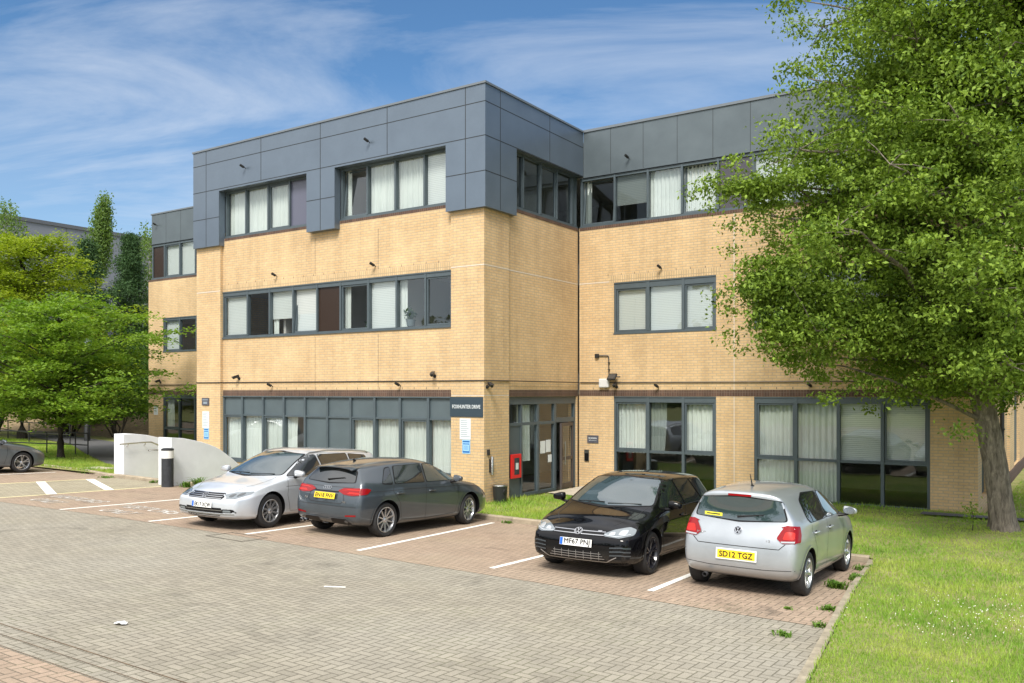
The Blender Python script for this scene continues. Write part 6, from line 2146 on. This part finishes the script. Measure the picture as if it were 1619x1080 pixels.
def pine(label, loc, h, r, seed, mat='pine_leaf'):
    rng = np.random.default_rng(seed); rnd = random.Random(seed)
    t = empty('pine_tree', loc); tag(t, label, 'tree', 'conifers in front of the grey warehouse')
    m = MB(); limb(m, (0, 0, 0), (0, 0, h * .97), .22, .03, rnd, .01, 8, 8)
    P_ = []
    nb = 105
    for b in range(nb):
        f_ = (b + .5) / nb; z = h * (.08 + .91 * f_)
        rad = r * (1 - f_) ** 1.05 * rnd.uniform(.6, 1.25) * (.72 + .38 * math.sin(f_ * 40)) + .12
        a = b * 2.4 + rnd.uniform(-.4, .4)
        en = Vector((math.cos(a) * rad, math.sin(a) * rad, z + rad * .30)); st_ = Vector((0, 0, z - .1))
        m.tube([st_, en], [.03, .006], n=4, cap=False)
        for s_ in range(2, 6):
            c = st_.lerp(en, s_ / 5)
            q = rng.normal(size=(64, 3)) * np.array([.24, .24, .15]) * (1 + rad * .10)
            P_.append(np.array(c) + q)
    m.build('trunk', M['dark_bark'], t, smooth=True, angle=180)
    P_ = np.concatenate(P_)
    leaves('crown', P_, P_ * 0, .26, mat, t, rng, aspect=.2, up=.1, droop=-.6)


pine('dark pine with a birch top rising above it', (-41.0, 12.9, .2), 12.6, 4.6, 21)
pine('bluish pine left of the office building', (-38.8, 14.6, .2), 13.0, 4.2, 22)
pine('lower dark pine between the two taller ones', (-38.6, 11.6, .2), 9.2, 3.4, 23)


def birch(label, loc, h, z0, r, seed, lean=0):
    rng = np.random.default_rng(seed); rnd = random.Random(seed)
    t = empty('birch_tree', loc); tag(t, label, 'tree', 'birches in front of the grey warehouse')
    m = MB(); limb(m, (0, 0, 0), (lean, lean * .6, h * .96), .16, .02, rnd, .02, 8, 7)
    P_ = []
    for b in range(60):
        f_ = (b + .5) / 60; z = z0 + (h - z0) * f_
        rad = r * (math.sin(PI * (.12 + .84 * f_))) ** .8 * rnd.uniform(.4, 1.1); a = b * 2.4
        cx_ = lean * z / h
        en = Vector((cx_ + math.cos(a) * rad, lean * .6 * z / h + math.sin(a) * rad, z + .4)); st_ = Vector((cx_, lean * .6 * z / h, z - .5))
        m.tube([st_, en], [.03, .006], n=4, cap=False)
        for s_ in range(4):
            dz = -s_ * .33
            q = rng.normal(size=(34, 3)) * np.array([.22, .22, .26])
            P_.append(np.array(en) + np.array([0, 0, dz]) + q)
    m.build('trunk', M['pale_bark'], t, smooth=True, angle=180)
    P_ = np.concatenate(P_)
    leaves('crown', P_, P_ * 0, .17, 'birch_leaf', t, rng, aspect=.7, up=.1, droop=1.2)


birch('tall birch whose top leans right above the pines', (-48.9, 17.3, 0), 17.0, 12.0, .62, 31, lean=1.3)
birch('birch at the left edge in front of the warehouse', (-53.8, 14.1, 0), 16.6, 6.0, 2.2, 32)
birch('pale birch between the bluish pine and the office building', (-41.2, 17.6, 0), 14.0, 4.0, 2.2, 33)


def shrub(label, loc, h, r, seed, mat='shrub_leaf', leaf=.17, group='dark shrubs behind the verge'):
    rng = np.random.default_rng(seed); rnd = random.Random(seed)
    t = empty('shrub', loc); tag(t, label, 'shrub', group)
    m = MB(); P_ = []
    for b in range(13):
        a = rnd.uniform(0, 2 * PI); rr_ = rnd.uniform(.3, .8) * r
        en = Vector((math.cos(a) * rr_, math.sin(a) * rr_, rnd.uniform(.45, .92) * h))
        pts = limb(m, (rnd.gauss(0, .12), rnd.gauss(0, .12), -.1), en, .05, .012, rnd, .10, 6, 5)
    m.build('stem', M['dark_bark'], t, smooth=True, angle=180)
    for b in range(70):
        v = rng.normal(size=3); v /= np.linalg.norm(v)
        rad = rnd.uniform(.55, 1.0)
        c = np.array([v[0] * r * rad, v[1] * r * rad, h * .60 + v[2] * h * .40 * rad])
        k2 = 75
        q = rng.normal(size=(k2, 3)) * np.array([.34, .34, .20]) * (r / 2.2)
        P_.append(c + q)
    P_ = np.concatenate(P_)
    leaves('foliage', P_, P_ * 0, leaf, mat, t, rng, aspect=.5, up=.45, droop=.5)


for i_, (x, y, h_, r_, lb) in enumerate(((-38.0, 5.4, 5.2, 2.8, 'dark shrub at the left edge under the yellow green tree'), (-34.6, 8.2, 5.0, 2.7, 'dark shrub left of the small tree trunk'), (-31.6, 9.2, 5.4, 2.6, 'dark shrub just behind the small tree trunk'),
                                         (-28.6, 10.0, 6.0, 2.6, 'bushy shrub with bare stems showing right of the lamp column'), (-25.4, 9.6, 6.4, 2.4, 'tall shrub against the left end of the office building'), (-33.5, 12.8, 7.0, 3.0, 'taller dark shrub in the second row under the pines'), (-29.0, 14.5, 7.6, 3.0, 'tallest dark shrub in the second row beside the office building'),
                                         (-41.5, 7.5, 6.0, 3.2, 'broad dark shrub beyond the saloon car'))):
    shrub(lb, (x, y, .25), h_, r_, 40 + i_)

# the wood across the road behind the viewer: it shows only in reflections
P_ = []
rngw = np.random.default_rng(77)
for b in range(420):
    x = rngw.uniform(-70, 90); z = abs(rngw.normal(0, 4.2)) + .5; y = -62 + rngw.normal(0, 3)
    q = rngw.normal(size=(40, 3)) * np.array([1.6, 1.2, .9]) + np.array([x, y, z * (0.75 + .35 * math.sin(x * .22) + .2 * math.sin(x * .61))])
    P_.append(q)
P_ = np.concatenate(P_)
o = leaves('far_wood', P_, P_ * 0, 1.2, 'shrub_leaf', None, rngw, aspect=.7, up=.3)
tag(o, kind='stuff')

# ------------------------------------------------------------------ grass
def in_poly(px_, py_, poly):
    c = np.zeros(len(px_), bool)
    n = len(poly)
    for i in range(n):
        x0, y0 = poly[i]; x1, y1 = poly[(i + 1) % n]
        cond = ((y0 > py_) != (y1 > py_)) & (px_ < (x1 - x0) * (py_ - y0) / (y1 - y0 + 1e-12) + x0)
        c ^= cond
    return c


def lawn_z_np(x, y):
    a = -0.0105 * np.clip(x, -40, 25) - 0.0378 * np.clip(y, -24, 0) + 0.085
    t = np.clip((y + 2.6) / 2.6, 0, 1)
    b = (1 - t) * a + t * .02
    return np.where(x < -9.3, a, b) + 0.012 * np.sin(x * 2.1 + 1) * np.sin(y * 1.7)


def blades(name, x, y, h, w_, mat, rng, lean=.5, zoff=0):
    n = len(x)
    z = lawn_z_np(x, y) + zoff
    a = rng.uniform(0, 2 * np.pi, n); l = rng.uniform(.1, lean, n) * h
    b_ = rng.uniform(0, 2 * np.pi, n)
    v = np.empty((n, 3, 3))
    dx, dy = np.cos(a) * w_ / 2, np.sin(a) * w_ / 2
    v[:, 0] = np.stack([x - dx, y - dy, z - .01], 1); v[:, 1] = np.stack([x + dx, y + dy, z - .01], 1)
    v[:, 2] = np.stack([x + np.cos(b_) * l, y + np.sin(b_) * l, z + h], 1)
    me = bpy.data.meshes.new(name)
    me.vertices.add(n * 3); me.vertices.foreach_set('co', v.reshape(-1).astype(np.float32))
    me.loops.add(n * 3); me.loops.foreach_set('vertex_index', np.arange(n * 3, dtype=np.int32))
    me.polygons.add(n); me.polygons.foreach_set('loop_start', np.arange(0, n * 3, 3, dtype=np.int32))
    me.update(calc_edges=True); me.materials.append(M[mat])
    o = bpy.data.objects.new(name, me); COL.objects.link(o)
    return tag(o, kind='stuff')


rg = np.random.default_rng(5)
camx, camy = 13.05, -18.24
def field(n, x0, x1, y0, y1, poly, power=1.0):
    x = rg.uniform(x0, x1, n); y = rg.uniform(y0, y1, n)
    k = in_poly(x, y, poly)
    return x[k], y[k]


LR = [(p[0] + 0.065, p[1]) for p in KERB_R] + [(30, -23.9), (30, 16), (11.3, 16), (11.2, 5.0), (10.9, 5.02), (2.7, 5.02), (2.6, 2.3), (.25, 2.7), (.1, -.02), (-8.7, 0.05), (-8.7, -2.52), (9.98, -2.52)]
X_, Y_ = field(1500000, -8.7, 24, -14, 14, LR)
D_ = np.hypot(X_ - camx, Y_ - camy)
keep = rg.uniform(0, 1, len(X_)) < np.clip((9.0 / D_) ** 1.5, .10, 1.0)
# only what the lens and a step to the side could see
fw = (X_ - camx) * -.5554 + (Y_ - camy) * .8316; sd = (X_ - camx) * .8316 + (Y_ - camy) * .5554
keep &= (sd / np.maximum(fw, .1) < .78) & (fw > 4)
X_, Y_, D_ = X_[keep], Y_[keep], D_[keep]

patchy = .5 + .5 * np.sin(X_ * 1.9 + 1.3 * np.sin(Y_ * 1.1)) * np.sin(Y_ * 1.6 + 1.1 * np.sin(X_ * .9))
hh = (0.030 + .045 * patchy * rg.uniform(.4, 1.3, len(X_))) * rg.uniform(.6, 1.3, len(X_))
wall_near = (Y_ > 4.6) & (X_ < 11) | ((X_ < 4) & (Y_ > -2.6)); hh = np.where(wall_near, hh * 1.7, hh)
blades('grass', X_, Y_, hh, (.006 + .0007 * D_), 'grass_blades', rg, lean=.9)
LL = [(-45, -2.2), (-12.85, -2.5), (-12.85, -1.45), (-17, -.25), (-22, 1.85), (-28, 4.55), (-45, 5.4)]
X_, Y_ = field(160000, -45, -12.8, -2.5, 5.4, LL); k = rg.uniform(0, 1, len(X_)) < np.clip(26 / np.hypot(X_ - camx, Y_ - camy), 0, 1) * .8
X_, Y_ = X_[k], Y_[k]
blades('grass', X_, Y_, rg.uniform(.04, .11, len(X_)), .028, 'grass_blades', rg, lean=.8)
LL2 = [(-17, 2.7), (-22, 4.7), (-26, 6.5), (-26, 8.4), (-23, 8.4), (-22.4, 5.0), (-12.9, 4.9), (-12.9, 1.0)]
X_, Y_ = field(60000, -26, -12.9, 1, 8.4, LL2)
blades('grass', X_, Y_, rg.uniform(.04, .10, len(X_)), .03, 'grass_blades', rg, lean=.8)

# clover heads scattered in drifts over the right lawn
cx2, cy2 = [], []
for (a, b, s_, n_) in ((12.2, -6.2, .55, 230), (13.1, -6.9, .5, 160), (12.9, -5.2, .6, 120), (11.6, -7.4, .35, 90), (12.9, -10.1, .45, 70), (14.5, -8.2, .8, 70), (13.5, -3.6, .8, 60), (14.6, -11.2, .5, 40), (12.2, -10.9, .4, 40)):
    n_ = int(n_ * .5); cx2.append(rg.normal(a, s_ * 1.15, n_)); cy2.append(rg.normal(b, s_, n_))
cx2 = np.concatenate(cx2); cy2 = np.concatenate(cy2); k = in_poly(cx2, cy2, LR); cx2, cy2 = cx2[k], cy2[k]
mb = MB()
for x, y in zip(cx2, cy2):
    z = float(lawn_z_np(np.array([x]), np.array([y]))[0]) + rg.uniform(.03, .065); r_ = rg.uniform(.005, .009)
    mb.add([(x - r_, y, z), (x, y - r_, z), (x + r_, y, z), (x, y + r_, z), (x, y, z + r_), (x, y, z - r_)], [(0, 1, 4), (1, 2, 4), (2, 3, 4), (3, 0, 4), (1, 0, 5), (2, 1, 5), (3, 2, 5), (0, 3, 5)])
tag(mb.build('clover_flowers', M['clover_white'], recalc=False), kind='stuff')

# weeds growing out of the joints along the kerbs
def weed(x, y, r_, h_, n_, label, seed):
    rg2 = np.random.default_rng(seed)
    o = empty('weed', (x, y, gz(x, y))); tag(o, label, 'weed', 'weed tufts along the kerbs')
    m = MB(); 
    for _ in range(n_):
        a = rg2.uniform(0, 2 * PI); r0 = abs(rg2.normal(0, r_ * .45)); b_ = rg2.uniform(0, 2 * PI)
        p0 = Vector((math.cos(b_) * r0, math.sin(b_) * r0 * .8, 0)); l = rg2.uniform(.4, 1) * h_
        t = Vector((math.cos(a), math.sin(a), 0)); w2_ = Vector((-t.y, t.x, 0)) * .009
        p1 = p0 + t * l * .5 + Vector((0, 0, l * .8)); p2 = p0 + t * l * 1.1 + Vector((0, 0, l * .75))
        m.add([p0 - w2_, p0 + w2_, p1 + w2_, p2, p1 - w2_], [(0, 1, 2, 4), (4, 2, 3)])
    m.build('foliage', M['weed_leaf'], o, recalc=False)


for i_, (x, y, r_, h_, n_, lb) in enumerate(((10.05, -5.30, .20, .14, 130, 'largest weed tuft on the red blocks beside the small silver car'), (10.16, -4.45, .18, .13, 110, 'weed tuft by the kerb just behind the silver car rear wheel'), (10.12, -3.4, .28, .12, 160, 'broad weed patch at the kerb corner beyond the silver car'),
                                             (10.32, -6.90, .15, .08, 80, 'flat weed by the edging where red blocks end'), (10.45, -7.9, .10, .07, 50, 'small weed by the edging below the red blocks'), (10.25, -8.6, .12, .07, 60, 'small weed tuft nearer the camera by the edging'), (9.9, -7.2, .08, .05, 40, 'tiny weed in a paving joint left of the edging'),
                                             (-8.35, -2.95, .22, .22, 120, 'weed tuft at the foot of the nearer white wall'), (-8.0, -2.85, .12, .40, 70, 'tall thin weed between the white wall and the estate car'), (-10.1, -2.85, .15, .10, 70, 'low weed left of the bollard'), (-12.4, -2.95, .3, .08, 110, 'weed tuft along the left kerb before the white wall'), (-14.4, -2.5, .25, .08, 90, 'weed tuft along the left kerb near the saloon car'), (2.6, -2.75, .18, .07, 80, 'weed tuft under the kerb between the two dark cars'))):
    weed(x, y, r_, h_, n_, lb, 200 + i_)
